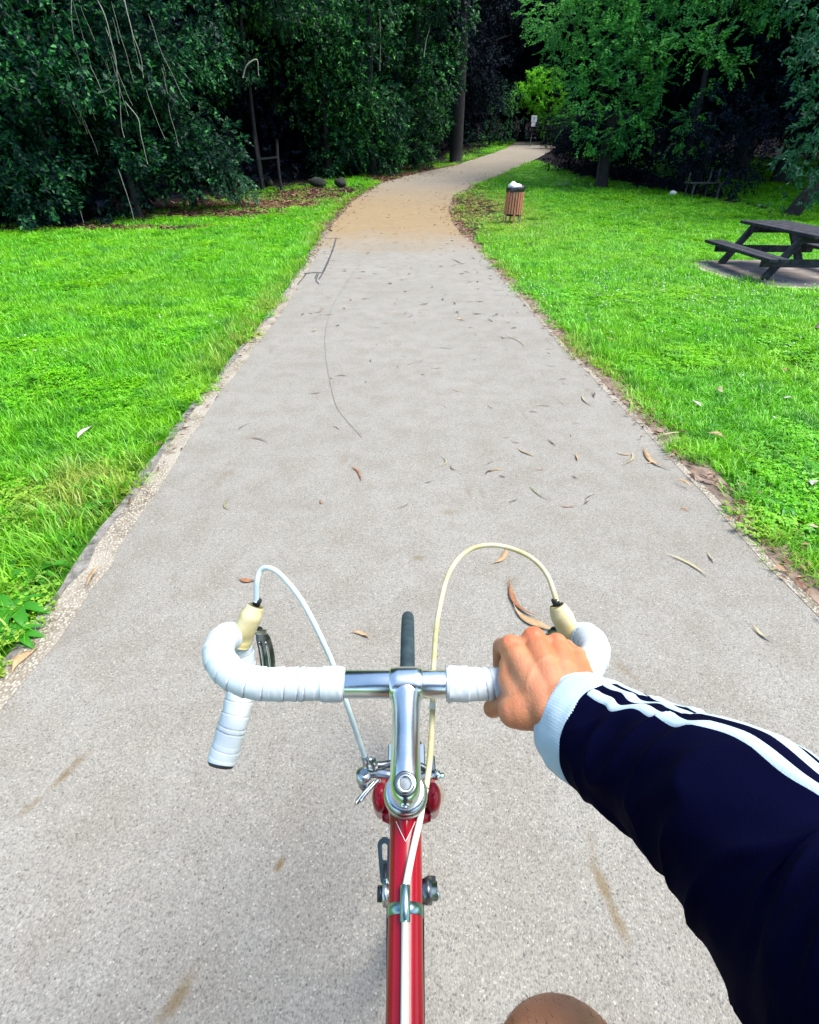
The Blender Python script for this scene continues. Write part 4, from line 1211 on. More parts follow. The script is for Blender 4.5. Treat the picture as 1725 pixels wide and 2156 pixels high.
# ------------------------------------------------------------------ fallen leaves, each a thing
def leaf_mesh(a, b, w, bend, curl, seed):
    rr = random.Random(seed)
    a = Vector(a); b = Vector(b); d = b - a; L = d.length; t = d.normalized(); n = Vector((-t.y, t.x, 0))
    K = 12; V = []; F = []; tw = rr.uniform(-.9, .9); ph = rr.uniform(0, 6); s2 = rr.uniform(-.03, .03)
    for i in range(K + 1):
        u = i / K
        c = t * (L * u) + n * (bend * L * 4 * u * (1 - u) + s2 * L * math.sin(6.28 * u))
        ww = w * ((.10 if u < .12 else math.sin(math.pi * min(1, (u - .10) / .9)) ** .8 * (1 - .3 * u) * (1 + .12 * math.sin(ph + 9 * u))) + .02)
        roll = tw * math.sin(3.2 * u + ph); zz = .002 + curl * L * (2 * u - 1) ** 2 * .35 + ww * .5 * abs(math.sin(roll)) + .001 * rr.random()
        for k in (-1, 0, 1):
            q = c + n * (k * ww / 2 * math.cos(roll))
            V.append((q.x, q.y, zz + abs(k) * ww * .14 + k * ww / 2 * math.sin(roll)))
    for i in range(K):
        for k in range(2):
            p = i * 3 + k; F.append((p, p + 1, p + 4, p + 3))
    b0 = len(V)
    V += [(x, y, z - .0006) for x, y, z in V]
    F += [(f[3] + b0, f[2] + b0, f[1] + b0, f[0] + b0) for f in F[:]]
    for i in range(K):
        for k in (0, 2):
            p = i * 3 + k; q = p + 3
            F.append((p, q, q + b0, p + b0) if k == 0 else (q, p, p + b0, q + b0))
    return V, F
def fallen(x0, y0, x1, y1, w, bend, m, lab, dz=.012, grp=None, lift=0):
    z = dz
    a = ground(x0, y0); b = ground(x1, y1)
    V, F = leaf_mesh((a[0], a[1], 0), (b[0], b[1], 0), w, bend, .10, x0 * 3 + y1)
    mb = MB(); mb.add(V, F)
    o = mb.build('fallen_leaf', M['dead_' + m], loc=(float(a[0]), float(a[1]), float(rise(a[1])) + dz + lift))
    return tag(o, lab, 'leaf', grp)
GP = 'fallen leaves on the grey path'; GL = 'fallen leaves on the lawns'
for q in [
    (520, 928, 566, 935, .012, .14, 'rust', 'thin dark and orange leaf lying crosswise left of the path middle'),
    (735, 985, 762, 1018, .014, .10, 'rust', 'small orange leaf near the middle of the path, above the front wheel'),
    (488, 1050, 494, 1080, .008, -.30, 'greenish', 'small bent greenish twig leaf left of the path middle'),
    (502, 909, 528, 895, .005, .08, 'dark', 'thin dark stalk leaf above the orange one on the left'),
    (700, 900, 715, 908, .010, .1, 'straw', 'tiny straw coloured leaf near the end of the curved crack'),
    (913, 990, 925, 962, .008, -.35, 'straw', 'small hooked straw coloured leaf in the path middle'),
    (1090, 945, 1128, 966, .015, -.12, 'tan', 'curved tan leaf on the right half of the path'),
    (1110, 1022, 1166, 1060, .008, -.12, 'greenish', 'long thin curled greenish leaf right of the path middle'),
    (1205, 958, 1216, 976, .014, .1, 'tan', 'small blunt brownish leaf beside the forked pair'),
    (1294, 955, 1330, 962, .012, -.18, 'tan', 'upper leaf of the forked pair on the right of the path'),
    (1313, 984, 1328, 956, .016, -.12, 'straw', 'lower leaf of the forked pair on the right of the path'),
    (1352, 945, 1418, 995, .026, -.20, 'tan', 'long broad tan leaf touching the right kerb'),
    (1228, 833, 1250, 860, .016, -.15, 'straw', 'pointed straw leaf near the right kerb, nearest the small dark one'),
    (1242, 830, 1250, 842, .010, .1, 'dark', 'tiny dark leaf next to the pointed straw leaf'),
    (1122, 858, 1165, 861, .010, .15, 'straw', 'thin flat straw leaf lying crosswise on the right half'),
    (1036, 1192, 1066, 1160, .026, -.15, 'tan', 'broken tan leaf under the arch of the right cable'),
    (1072, 1228, 1128, 1305, .026, -.18, 'rust', 'long orange leaf, upper one of the pair left of the right brake hood'),
    (1080, 1278, 1168, 1335, .030, -.16, 'tan', 'long pale brown leaf, lower one of the pair left of the right brake hood'),
    (503, 1222, 541, 1228, .018, -.15, 'rust', 'small orange edged leaf behind the left cable loop'),
    (738, 1338, 780, 1350, .016, .12, 'tan', 'brown stalked leaf left of the front wheel'),
    (1396, 1170, 1490, 1222, .013, .10, 'straw', 'very long thin yellowish leaf on the right side of the path'),
    (1488, 1168, 1502, 1192, .011, 0, 'straw', 'short straw leaf above the very long thin one'),
    (1576, 1318, 1628, 1358, .014, -.12, 'straw', 'straw leaf lying alone on the right, above the sleeve'),
    (30, 1425, 88, 1368, .030, .16, 'tan', 'curled tan leaf on the left kerb by the weeds'),
    (705, 797, 732, 797, .008, .3, 'dark', 'small dark curved leaf beside the long crack'),
    (858, 772, 872, 766, .009, .1, 'straw', 'tiny straw leaf in the path middle, beyond the crack'),
    (676, 665, 704, 665, .008, -.08, 'dark', 'small dark leaf lying across the long crack'),
    (1054, 704, 1106, 735, .010, .08, 'straw', 'thin straw leaf on the far right half of the path'),
    (1046, 712, 1090, 716, .007, -.05, 'dark', 'thin dark leaf crossing the thin straw one'),
    (918, 736, 955, 738, .008, .05, 'dark', 'flat dark twig leaf far along the middle of the path'),
    (948, 548, 978, 560, .015, .02, 'dark', 'straight dark twig on the far path near the right kerb'),
    (1352, 953, 1362, 968, .014, .1, 'rust', 'rusty leaf tip sticking out at the end of the long broad leaf')]:
    fallen(*q, grp=GP)
for q in [
    (168, 935, 198, 908, .028, .1, 'pale', 'pale pointed leaf standing out in the left lawn'),
    (336, 834, 358, 828, .030, .1, 'tan', 'tan leaf in the left lawn close to the kerb'),
    (1268, 716, 1288, 726, .034, .1, 'tan', 'tan leaf in the right lawn nearest the kerb, above the others'),
    (1454, 852, 1472, 866, .036, .1, 'pale', 'pale blunt leaf in the right lawn below the table'),
    (1508, 824, 1522, 838, .034, -.1, 'straw', 'straw coloured leaf in the right lawn above the pale blunt one'),
    (1486, 922, 1526, 932, .026, .1, 'tan', 'long tan leaf lying flat in the right lawn'),
    (1548, 945, 1596, 978, .016, -.08, 'dark', 'dark slanting twig leaf in the right lawn'),
    (1646, 848, 1668, 846, .026, .1, 'pale', 'whitish leaf far right in the lawn'),
    (1704, 1034, 1722, 1026, .050, .2, 'pale', 'round cream leaf at the very right edge of the lawn'),
    (1692, 1118, 1722, 1126, .022, .1, 'straw', 'straw leaf at the right edge beside the broad weeds'),
    (1462, 1012, 1508, 1026, .024, -.12, 'dark', 'dark leaf with pale edge on the right kerb'),
    (1380, 932, 1430, 922, .014, .12, 'straw', 'thin straw leaf sticking out over the right kerb'),
    (1640, 785, 1665, 792, .03, .1, 'rust', 'rusty leaf in the right lawn below the slab'),
    (1722, 690, 1708, 700, .05, .1, 'dark', 'dark leaf by the slab at the right edge'),
    (55, 845, 80, 838, .03, .1, 'tan', 'tan leaf in the middle of the left lawn'),
    (72, 748, 92, 742, .04, .1, 'pale', 'pale leaf far left in the lawn'),
    (1420, 1020, 1450, 1035, .016, .1, 'tan', 'tan leaf wedged between kerb and lawn on the right'),
    (190, 1250, 215, 1205, .02, .1, 'tan', 'tan leaf at the edge of the left weeds')]:
    fallen(*q, dz=.03, grp=GL)
rr = random.Random(11)
sm_lab = 'small dead leaf lying among many alike on the farther part of the path'
for i in range(150):
    py = 395 + (rr.random() ** 1.2) * 300
    g = ground(860, py); y = g[1]
    a, b = float(xl(y)) + .25, float(xr(y)) - .2
    x = a + (b - a) * rr.betavariate(1.3, 1.0)
    if abs(x) > 20: continue
    L = rr.uniform(.05, .13); an = rr.uniform(0, 6.28)
    V, F = leaf_mesh((x, y, 0), (x + L * math.cos(an), y + L * math.sin(an), 0), rr.uniform(.010, .024), rr.uniform(-.25, .25), .14, i)
    mb = MB(); mb.add(V, F)
    o = mb.build('fallen_leaf', M['dead_' + rr.choice(['tan', 'rust', 'straw', 'dark', 'dark', 'greenish', 'dark'])], loc=(x, y, float(rise(y)) + .012))
    tag(o, sm_lab, 'leaf', 'small fallen leaves on the farther path')

sm_lab = 'thin dead leaf or stalk among others on the nearer right half of the path'
for i in range(64):
    py = rr.uniform(560, 1080); g = ground(860, py); y = g[1]
    a, b = float(xl(y)) + .3, float(xr(y)) - .16
    x = a + (b - a) * rr.betavariate(2.4, 1.0); L = rr.uniform(.035, .10); an = rr.uniform(0, 6.28)
    V, F = leaf_mesh((x, y, 0), (x + L * math.cos(an), y + L * math.sin(an), 0), rr.uniform(.004, .010), rr.uniform(-.25, .25), .14, i)
    mb = MB(); mb.add(V, F)
    o = mb.build('fallen_leaf', M['dead_' + rr.choice(['tan', 'rust', 'dark', 'dark', 'greenish', 'dark'])], loc=(x, y, float(rise(y)) + .012))
    tag(o, sm_lab, 'leaf', 'thin fallen leaves on the nearer path')

# broad leaved weeds at the lawn edges
def weed(px, py, rad, n, lab, seed):
    g = ground(px, py); rr = random.Random(seed)
    e = empty('broadleaf_weed', (g[0], g[1], float(rise(g[1])))); tag(e, lab, 'weed', 'broad leaved weeds at the lawn edges')
    for k in range(n):
        a = 6.283 * k / n + rr.uniform(-.25, .25); L = rad * rr.uniform(.7, 1.15); w = L * rr.uniform(.22, .34); lift = rr.uniform(.25, .8)
        V = []; F = []
        for i in range(8):
            u = i / 7; ww = w * (.18 + math.sin(math.pi * min(1, u ** .8)) * .9) * (1 + .2 * math.sin(i * 3.1)) if i < 7 else .001
            x = L * u; z = L * (lift * u - (lift + .25) * u * u * .8) + .02
            for s_ in (-1, 0, 1): V.append((x * math.cos(a) - s_ * ww / 2 * math.sin(a), x * math.sin(a) + s_ * ww / 2 * math.cos(a), z + abs(s_) * ww * .22))
        for i in range(7):
            for q in range(2): p = i * 3 + q; F.append((p, p + 3, p + 4, p + 1))
        mb = MB(); mb.add(V, F); mb.build('weed_leaf', M['leaf_broad'], e)
for i, q in enumerate([(38, 1290, .15, 9, 'large broad leaved weed nearest the viewer at the left kerb'), (82, 1215, .13, 8, 'broad leaved weed just beyond the nearest one on the left'), (30, 1190, .12, 8, 'broad leaved weed at the left picture edge'), (205, 1075, .09, 8, 'upright broad weed by the yellowed patch of the left lawn'), (130, 1150, .12, 9, 'broad weed halfway along the near left lawn edge'), (285, 935, .09, 7, 'small broad weed where the left lawn meets the kerb'), (1655, 1075, .10, 8, 'broad leaved weed at the right edge of the picture'), (1600, 1060, .08, 7, 'broad weed left of the one at the right edge'), (1500, 905, .07, 7, 'small broad weed in the right lawn near the flat tan leaf'), (40, 1345, .10, 8, 'low weed spreading over the left kerb at the bottom of the lawn')]):
    weed(*q, seed=i + 3)
# ------------------------------------------------------------------ the bicycle
BX = -.0035
bike = empty('road_bicycle', (0, 0, 0)); tag(bike, 'red road bicycle with white taped drop handlebar seen from the rider\'s seat', 'bicycle')
BY, BZ = .3296, .946                  # handlebar clamp
def Vx(x, y, z): return Vector((x + BX, y, z))

# handlebar: bare alloy tube through the stem, then tape over both drops
def bar_path(s):
    return [Vx(0, BY, BZ), Vx(s * .06, BY, BZ), Vx(s * .115, BY, BZ), Vx(s * .150, BY + .001, BZ), Vx(s * .180, BY + .012, BZ - .000), Vx(s * .2025, BY + .038, BZ - .003),
            Vx(s * .2095, BY + .066, BZ - .012), Vx(s * .2080, BY + .087, BZ - .027), Vx(s * .2055, BY + .095, BZ - .053), Vx(s * .2040, BY + .082, BZ - .083),
            Vx(s * .2050, BY + .055, BZ - .105), Vx(s * .2090, BY + .028, BZ - .121), Vx(s * .2165, BY - .002, BZ - .143)]
hb = empty('handlebar', parent=bike)
mb = MB(); mb.tube([Vx(-.10, BY, BZ), Vx(-.062, BY, BZ), Vx(-.0605, BY, BZ), Vx(.0605, BY, BZ), Vx(.062, BY, BZ), Vx(.10, BY, BZ)], [.0132, .0132, .0140, .0140, .0132, .0132], 28)
mb.build('centre_tube', M['chrome'], hb)
def tape(s, x_start, seed):
    P = spline(bar_path(s), 12)
    P, L = resample(P, .0007)
    i0 = next(i for i, p in enumerate(P) if abs(p.x - BX) > x_start)
    P = P[i0:]; n = 40; pitch = .0148
    T, X = frames(P)
    V = []; F = []
    r0 = .0159
    for i, p in enumerate(P):
        y = X[i].cross(T[i]); l = i * .0007
        for k in range(n):
            a = 2 * math.pi * k / n
            q = l - pitch * (k / n) * s * .0 - .0030 * math.cos(a + 1.0) 
            wi = q / (pitch * (1 + .10 * math.sin(math.floor(q / pitch) * 2.3)))
            f = (wi) % 1.0
            if l < .022: f = .5
            lap = .0011 * (1 - f) ** .8 - .0016 * math.exp(-((f - .975) / .028) ** 2)
            w = .0007 * mnoise.noise(p * 60) + .0003 * mnoise.noise(Vector((p.x * 200, a * 2, p.z * 200)))
            r = r0 + lap + w
            if l < .022:                    # the loose, wrinkled finishing wrap
                r += .0012 + (.0022 if s > 0 else .0008) * max(0, 1 - l / .016) * mnoise.noise(Vector((l * 160 + a * .8, math.cos(a) * 2, seed + math.sin(a) * 2))) + .0004 * mnoise.noise(Vector((l * 90, math.cos(a) * 2, seed)))
            if l < .002: r -= .0012
            V.append(p + X[i] * math.cos(a) * r + y * math.sin(a) * r)
    for i in range(len(P) - 1):
        for k in range(n):
            k2 = (k + 1) % n; F.append((i * n + k, (i + 1) * n + k, (i + 1) * n + k2, i * n + k2))
    F.append(tuple(range(n)))
    F.append(tuple(range((len(P) - 1) * n, len(P) * n))[::-1])
    m = mesh_poly('bar_tape', V, F)
    return P
def mesh_poly(name, V, F):
    mb = MB(); mb.add(V, F); o = mb.build(name, M['tape'], hb); return o
PL = tape(-1, .0625, 1.0); PR = tape(1, .040, 2.0)
for P in (PL, PR):
    d = (P[-1] - P[-3]).normalized(); mb = MB(); mb.lathe(P[-1], d, [(-.004, .0150), (.0015, .0152), (.004, .0135), (.0045, .008)], 24); mb.build('end_plug', M['plug'], hb)
# worn print on the bar (an upside-down G in a worn ring, a C, a slash, and a line of tiny characters by the clamp)
def on_bar(x, ang, r=.01345): return Vx(x, BY - math.sin(ang) * r, BZ + math.cos(ang) * r)
def bar_text(txt, x, ang, size, m, rot=180, sc=1.0):
    cu = bpy.data.curves.new('bar_print', 'FONT'); cu.body = txt; cu.size = size; cu.align_x = 'CENTER'; cu.align_y = 'CENTER'; cu.resolution_u = 3
    o = bpy.data.objects.new('bar_print', cu); COL.objects.link(o)
    bpy.context.view_layer.update()
    me = bpy.data.meshes.new_from_object(o.evaluated_get(bpy.context.evaluated_depsgraph_get()))
    bpy.data.objects.remove(o)
    me.materials.clear(); me.materials.append(m)
    c, s_ = math.cos(R(rot)), math.sin(R(rot))
    for v in me.vertices:
        u, w = v.co.x * c - v.co.y * s_, v.co.x * s_ + v.co.y * c
        v.co = on_bar(x + u, ang - w / .0135, .01350)
    link('bar_print', me, hb)
bar_text('G', -.0375, .10, .0065, M['engrave'])
bar_text('C', -.0462, .10, .0065, M['ghost_print'])
bar_text('K', -.0420, -.10, .0040, M['ghost_print'])
bar_text('ITALY', -.0192, .95, .0024, M['ghost_print'], rot=90)
mb = MB(); V = [on_bar(-.0435, .30, .0136), on_bar(-.0422, .30, .0136), on_bar(-.0408, .62, .0136), on_bar(-.0420, .62, .0136)]; mb.add(V, [(0, 1, 2, 3)]); mb.build('bar_print', M['engrave'], hb)

# stem: clamp barrel, forward extension, quill down into the headset, expander bolt
sx_top = Vector((BX, .2265, .945))
AX = Vector((0, .36, -1)).normalized()         # steering axis, pointing down
st = empty('stem', parent=bike)
mb = MB()
mb.lathe(Vx(-.0165, BY, BZ), (1, 0, 0), [(0, .0150), (.0012, .0163), (.008, .0170), (.025, .0170), (.0318, .0163), (.033, .0150)], 36)
# extension with a fillet where it leaves the barrel
P = [Vector((BX, BY - .004, BZ - .001)), Vector((BX, BY - .016, BZ - .001)), Vector((BX, BY - .030, BZ - .002)), Vector((BX, BY - .055, BZ - .002)), Vector((BX, .249, .944)), Vector((BX, .235, .9435)), Vector((BX, .226, .943)), Vector((BX, .219, .942)), Vector((BX, .2145, .941)), Vector((BX, .2125, .940))]
mb.tube(P, [.0162, .0148, .0134, .0130, .0134, .0135, .0132, .0112, .0078, .003], 32, flat=[.9, .95, 1, 1.05, 1.12, 1.15, 1.15, 1.15, 1.15, 1.1])
mb.lathe(sx_top - AX * .004, AX, [(0, .008), (.004, .0125), (.012, .0132), (.075, .0132)], 32)
mb.build('stem_body', M['chrome'], st)
mb = MB()
b0 = sx_top - AX * .0200
mb.lathe(b0 + AX * .006, AX, [(0, .0078), (-.0045, .0078), (-.0058, .0068), (-.0058, .0046), (.002, .0044), (.002, .0)], 24, caps=False)
mb.build('stem_bolt', M['alloy'], st)
mb = MB(); mb.lathe(b0 + AX * .0045, AX, [(0, .0098), (-.0022, .0098), (-.003, .0088), (-.003, .0076)], 28); mb.build('stem_washer', M['alloy_dark'], st)
mb = MB(); mb.lathe(b0 + AX * .0035, AX, [(0, .0), (.0, .0044)], 6, caps=False); mb.build('bolt_socket', M['plug'], st)
mb = MB(); mb.lathe(Vx(0, BY - .013, BZ - .019), (0, 0, 1), [(-.004, .0045), (.004, .0045)], 12); mb.build('clamp_bolt', M['alloy'], st)

# headset rings
hs = empty('headset', parent=bike)
h0 = sx_top + AX * .028
mb = MB(); mb.lathe(h0, AX, [(0, .0135), (0, .0168), (.002, .0182), (.0075, .0182), (.009, .0170), (.009, .0135)], 8 * 4); mb.build('lock_nut', M['chrome'], hs)
mb = MB(); mb.lathe(h0 + AX * .0095, AX, [(0, .014), (0, .0180), (.0015, .0190), (.0030, .0180), (.0032, .014)], 36); mb.build('washer', M['alloy_dark'], hs)
mb = MB(); mb.lathe(h0 + AX * .013, AX, [(0, .0150), (0, .0182), (.003, .0202), (.008, .0204), (.0092, .0192), (.0125, .0190), (.018, .0178)], 40); mb.build('upper_cup', M['alloy'], hs)
mb = MB(); mb.lathe(h0 + AX * .150, AX, [(0, .0175), (.004, .0200), (.010, .0206), (.016, .0190), (.018, .016)], 36); mb.build('lower_cup', M['alloy'], hs)

# frame
fr = empty('frame', parent=bike)
ht0 = h0 + AX * .026; ht1 = h0 + AX * .152
mb = MB(); mb.tube([ht0, ht1], .0165, 28); mb.build('head_tube', M['red'], fr)
tt0 = ht0 + AX * .016; tt1 = Vector((BX, -.300, .812))
d = (tt1 - tt0).normalized()
mb = MB(); mb.tube([tt0, tt0 + d * .03, tt0 + d * .1, tt1], [.0146, .0145, .0143, .0143], 36); mb.build('top_tube', M['red'], fr)
# lug: sleeve ending in a point on top, outlined by a cream line
P = []; 
up_t = Vector((1, 0, 0)).cross(d).normalized()
if up_t.z < 0: up_t = -up_t
def on_tt(l, a, r): return tt0 + d * l + up_t * (math.cos(a) * r) + Vector((1, 0, 0)) * (math.sin(a) * r)
V = []; F = []; n = 48
def lug_len(a): return .024 + .017 * max(0, 1 - abs(a) / .62)
for k in range(n):
    a = -math.pi + 2 * math.pi * k / n
    for l, r in ((.012, .0157), (lug_len(a) - .001, .0153), (lug_len(a), .0141)): V.append(on_tt(l, a, r))
for k in range(n):
    k2 = (k + 1) % n
    for j in range(2): F.append((k * 3 + j, k2 * 3 + j, k2 * 3 + j + 1, k * 3 + j + 1))
mb = MB(); mb.add(V, F); lug = mb.build('lug', M['red'], fr)
mb = MB(); mb.tube([on_tt(lug_len(a) + .0003, a, .0152) for a in np.linspace(-.62, .62, 31)], .00032, 6); mb.build('lug_line', M['seam_line'], lug)
bb = Vector((BX, -.125, .275)); dt0 = ht1 - AX * .018
mb = MB(); mb.tube([dt0, bb], .0150, 28); mb.build('down_tube', M['red'], fr)
stp = Vector((BX, -.306, .872))
mb = MB(); mb.tube([stp, bb], .0145, 24); mb.build('seat_tube', M['red'], fr)
mb = MB(); mb.tube([bb + Vector((-.035, 0, 0)), bb + Vector((.035, 0, 0))], .020, 20); mb.build('bottom_bracket', M['red'], fr)
RH = Vector((BX, -.54, .34)); FH = Vector((BX, .552, .34))
for s in (-1, 1):
    mb = MB(); mb.tube([stp + Vector((s * .012, -.008, -.015)), Vector((BX + s * .045, -.42, .62)), RH + Vector((s * .060, .01, .01))], [.008, .008, .006], 12); mb.build('seat_stay', M['red'], fr)
    mb = MB(); mb.tube([bb + Vector((s * .025, -.01, 0)), Vector((BX + s * .045, -.30, .30)), RH + Vector((s * .060, .01, 0))], [.011, .010, .007], 12); mb.build('chain_stay', M['red'], fr)
# fork: crown shoulders and raked blades
fk = empty('fork', parent=bike)
cr = h0 + AX * .192
mb = MB(); mb.tube([cr + Vector((x, 0, -.004 * (abs(x) > .02))) for x in np.linspace(-.029, .029, 9)], [.006, .009, .011, .0125, .013, .0125, .011, .009, .006], 20); mb.build('crown', M['red'], fk)
for s in (-1, 1):
    c0 = cr + Vector((s * .0312, .0115, .016))
    Pb = spline([c0, c0 + AX * .05 + Vector((s * .003, 0, 0)), c0 + AX * .17 + Vector((s * .007, .002, 0)), c0 + AX * .29 + Vector((s * .010, .022, 0)), FH + Vector((s * .050, 0, .0))], 6)
    nP = len(Pb)
    mb = MB(); mb.tube([c0 - AX * q_ for q_ in (.0185, .0178, .0155, .011, .005)] + Pb, [.0004, .0062, .0112, .0146, .0162] + [.0165 - .0105 * (i / (nP - 1)) ** .8 for i in range(nP)], 24, flat=[.62] * 5 + [.62 + .25 * i / nP for i in range(nP)], up=(1, 0, 0)); mb.build('blade', M['red'], fk)

# wheels
def wheel(name, H, spokes=32):
    w = empty(name, H, parent=bike)
    def ring(prof, m, nm, seg=120):
        V = []; F = []; k = len(prof)
        for i in range(seg):
            a = 2 * math.pi * i / seg
            for (rr_, x) in prof: V.append((x, rr_ * math.cos(a), rr_ * math.sin(a)))
        for i in range(seg):
            i2 = (i + 1) % seg
            for j in range(k): j2 = (j + 1) % k; F.append((i * k + j, i * k + j2, i2 * k + j2, i2 * k + j))
        mb = MB(); mb.add(V, F); mb.build(nm, m, w)
    ring([(.326 + .0128 * math.cos(t), .0128 * math.sin(t)) for t in np.linspace(0, 2 * math.pi, 20, endpoint=False)], M['tyre'], 'tyre')
    ring([(.316, -.0105), (.316, .0105), (.304, .0095), (.300, 0), (.304, -.0095)], M['rim'], 'rim')
    mb = MB(); mb.lathe((-.05, 0, 0), (1, 0, 0), [(0, .005), (.012, .006), (.015, .020), (.018, .020), (.022, .010), (.078, .010), (.082, .020), (.085, .020), (.088, .006), (.10, .005)], 20); mb.build('hub', M['alloy'], w)
    mb = MB()
    for k in range(spokes):
        a = 2 * math.pi * k / spokes; s = 1 if k % 2 else -1; b = a + (.32 if (k // 2) % 2 else -.32) * 2.2
        mb.tube([(s * .032, .018 * math.cos(b), .018 * math.sin(b)), (0, .302 * math.cos(a), .302 * math.sin(a))], .0010, 4, caps=False)
    mb.build('spokes', M['steel_wire'], w)
    return w
wheel('front_wheel', FH); wheel('rear_wheel', RH)

# brake hoods and levers
for s, PB in ((-1, PL), (1, PR)):
    bl = empty('brake_lever', parent=bike)
    Pm = [Vx(s * .2020, BY + .088, BZ - .040), Vx(s * .1975, BY + .092, BZ - .032), Vx(s * .1920, BY + .094, BZ - .022), Vx(s * .1860, BY + .099, BZ - .011), Vx(s * .1810, BY + .104, BZ - .002), Vx(s * .1780, BY + .1075, BZ + .004)]
    Pm = spline(Pm, 5)
    rad = [float(np.interp(i / (len(Pm) - 1), [0, .12, .3, .5, .68, .85, .95, 1], [.0138, .0138, .0122, .0118, .0122, .0100, .0094, .0078])) for i in range(len(Pm))]
    mb = MB(); mb.tube(Pm, rad, 24, flat=1.12); mb.build('hood', M['hood'], bl)
    mb = MB(); mb.lathe(Pm[-1], (Pm[-1] - Pm[-4]), [(-.001, .0044), (.0075, .0044), (.0085, .0038)], 20); mb.build('ferrule', M['black'], bl)
    # lever blade: broad at the pivot, channelled, hanging down
    q = [Vx(s * .1800, BY + .104, BZ - .030), Vx(s * .1775, BY + .104, BZ - .050), Vx(s * .1755, BY + .098, BZ - .076), Vx(s * .1750, BY + .086, BZ - .100), Vx(s * .176, BY + .074, BZ - .118)]
    q = spline(q, 5); ln = len(q)
    wd = [float(np.interp(i / (ln - 1), [0, .25, .5, 1], [.0040, .0095, .0100, .0070])) for i in range(ln)]
    mb = MB(); mb.tube(q, wd, 18, flat=.42, up=(0, 1, .3)); mb.build('lever_blade', M['alloy_dark'], bl)
    for off in (-.0045, .0045):
        mb = MB(); mb.tube([p + Vector((off * .9, -.0045, .003)) for p in q[6:-3]], [w_ * .16 for w_ in wd[6:-3]], 8); mb.build('lever_rib', M['chrome'], bl)
    mb = MB(); mb.tube([Vx(s * .171, BY + .102, BZ - .036), Vx(s * .189, BY + .102, BZ - .036)], .0032, 12); mb.build('pivot', M['alloy'], bl)

# brake cables (outer casings)
def zpath(items): return spline([Vector(at_z(a, b, c)) for a, b, c in items], 10)
PcL = spline([Vx(-.1772, BY + .1085, BZ + .009)] + [Vector(at_z(*q)) for q in ((541, 1228, .977), (549, 1201, .988), (568, 1196, .992), (596, 1215, .986), (640, 1272, .968), (690, 1372, .925), (716, 1440, .893), (738, 1505, .860), (770, 1600, .800))], 10)
mb = MB(); mb.tube(PcL, .0031, 12); mb.build('brake_cable', M['cable_white'], bike)
PcR = spline([Vx(.1772, BY + .1085, BZ + .009)] + [Vector(at_z(*q)) for q in ((1150, 1207, .975), (1108, 1168, .985), (1042, 1148, .988), (985, 1160, .982), (945, 1208, .970), (922, 1300, .945), (914, 1385, .920), (912, 1445, .908), (910, 1520, .902), (905, 1602, .896), (897, 1660, .893))], 10)
mb = MB(); mb.tube(PcR, .0030, 12); mb.build('brake_cable', M['cable_yellow'], bike)
end_clip = on_tt(.076, 0, .0175)
mb = MB(); mb.tube(spline([PcR[-1], Vector(at_z(890, 1690, .889)), on_tt(.022, .80, .0185), on_tt(.050, .34, .0180), end_clip], 8), .0030, 12); mb.build('brake_cable', M['cable_clean'], bike)
mb = MB(); mb.lathe(PcR[-25], (PcR[-24] - PcR[-26]), [(-.004, .0029), (-.0038, .0034), (.004, .0034), (.0042, .0029)], 14); mb.build('cable_joint', M['cable_clean'], bike)
# clip band on the top tube with its tubular stop, casing carries on behind it
tc = empty('top_tube_clip', parent=bike)
V = []; F = []
for k in range(n):
    a = -math.pi + 2 * math.pi * k / n
    for l, r in ((.0835, .0144), (.0837, .0151), (.0918, .0151), (.0920, .0144)): V.append(on_tt(l, a, r))
for k in range(n):
    k2 = (k + 1) % n
    for j in range(3): F.append((k * 4 + j, k2 * 4 + j, k2 * 4 + j + 1, k * 4 + j + 1))
mb = MB(); mb.add(V, F); mb.build('band', M['teal_steel'], tc)
mb = MB(); mb.tube([on_tt(l, 0, .0178) for l in (.0735, .0740, .0975, .0980)], [.0036, .0042, .0042, .0036], 18); mb.build('stop_tube', M['teal_steel'], tc)
mb = MB(); mb.tube([on_tt(l, 0, .0172) for l in (.0975, .15, .20, .30, .42, .50)], .0030, 12); mb.build('brake_cable', M['cable_clean'], bike)

# front brake caliper
fb = empty('front_brake', parent=bike)
def Cz(px, py, z): return Vector(at_z(px, py, z))
zc = .772
mb = MB(); mb.tube(spline([Cz(768, 1631, zc), Cz(790, 1628, zc), Cz(820, 1632, zc), Cz(856, 1640, zc - .004), Cz(895, 1636, zc), Cz(918, 1624, zc)], 5), [.0065, .0062] + [.0055] * 22 + [.005, .005], 12, flat=.9); mb.build('caliper_arm', M['alloy'], fb)
mb = MB(); mb.tube(spline([Cz(786, 1612, zc + .006), Cz(806, 1611, zc + .004), Cz(830, 1608, zc), Cz(880, 1612, zc), Cz(905, 1625, zc - .002)], 5), .0045, 12); mb.build('caliper_arm', M['alloy_dark'], fb)
mb = MB(); mb.tube([Cz(786, 1613, zc + .010), Cz(783, 1600, zc + .022)], [.0062, .0048], 12); mb.tube([Cz(773, 1612, .79), Cz(768, 1594, .806)], [.0048, .0040], 12); mb.build('barrel_adjuster', M['alloy'], fb)
mb = MB(); mb.lathe(Cz(766, 1640, zc), (0, -.3, -1), [(-.010, .0045), (-.010, .0085), (.001, .0090), (.004, .0070), (.010, .0065)], 18); mb.build('anchor_bolt', M['alloy'], fb)
mb = MB(); mb.lathe(Cz(770, 1650, zc - .004), (0, -.3, -1), [(0, .0060), (.008, .0060)], 6); mb.build('anchor_nut', M['alloy_dark'], fb)
qr = spline([Cz(793, 1643, zc - .005), Cz(778, 1660, zc - .004), Cz(763, 1677, zc - .002), Cz(753, 1692, zc)], 5)
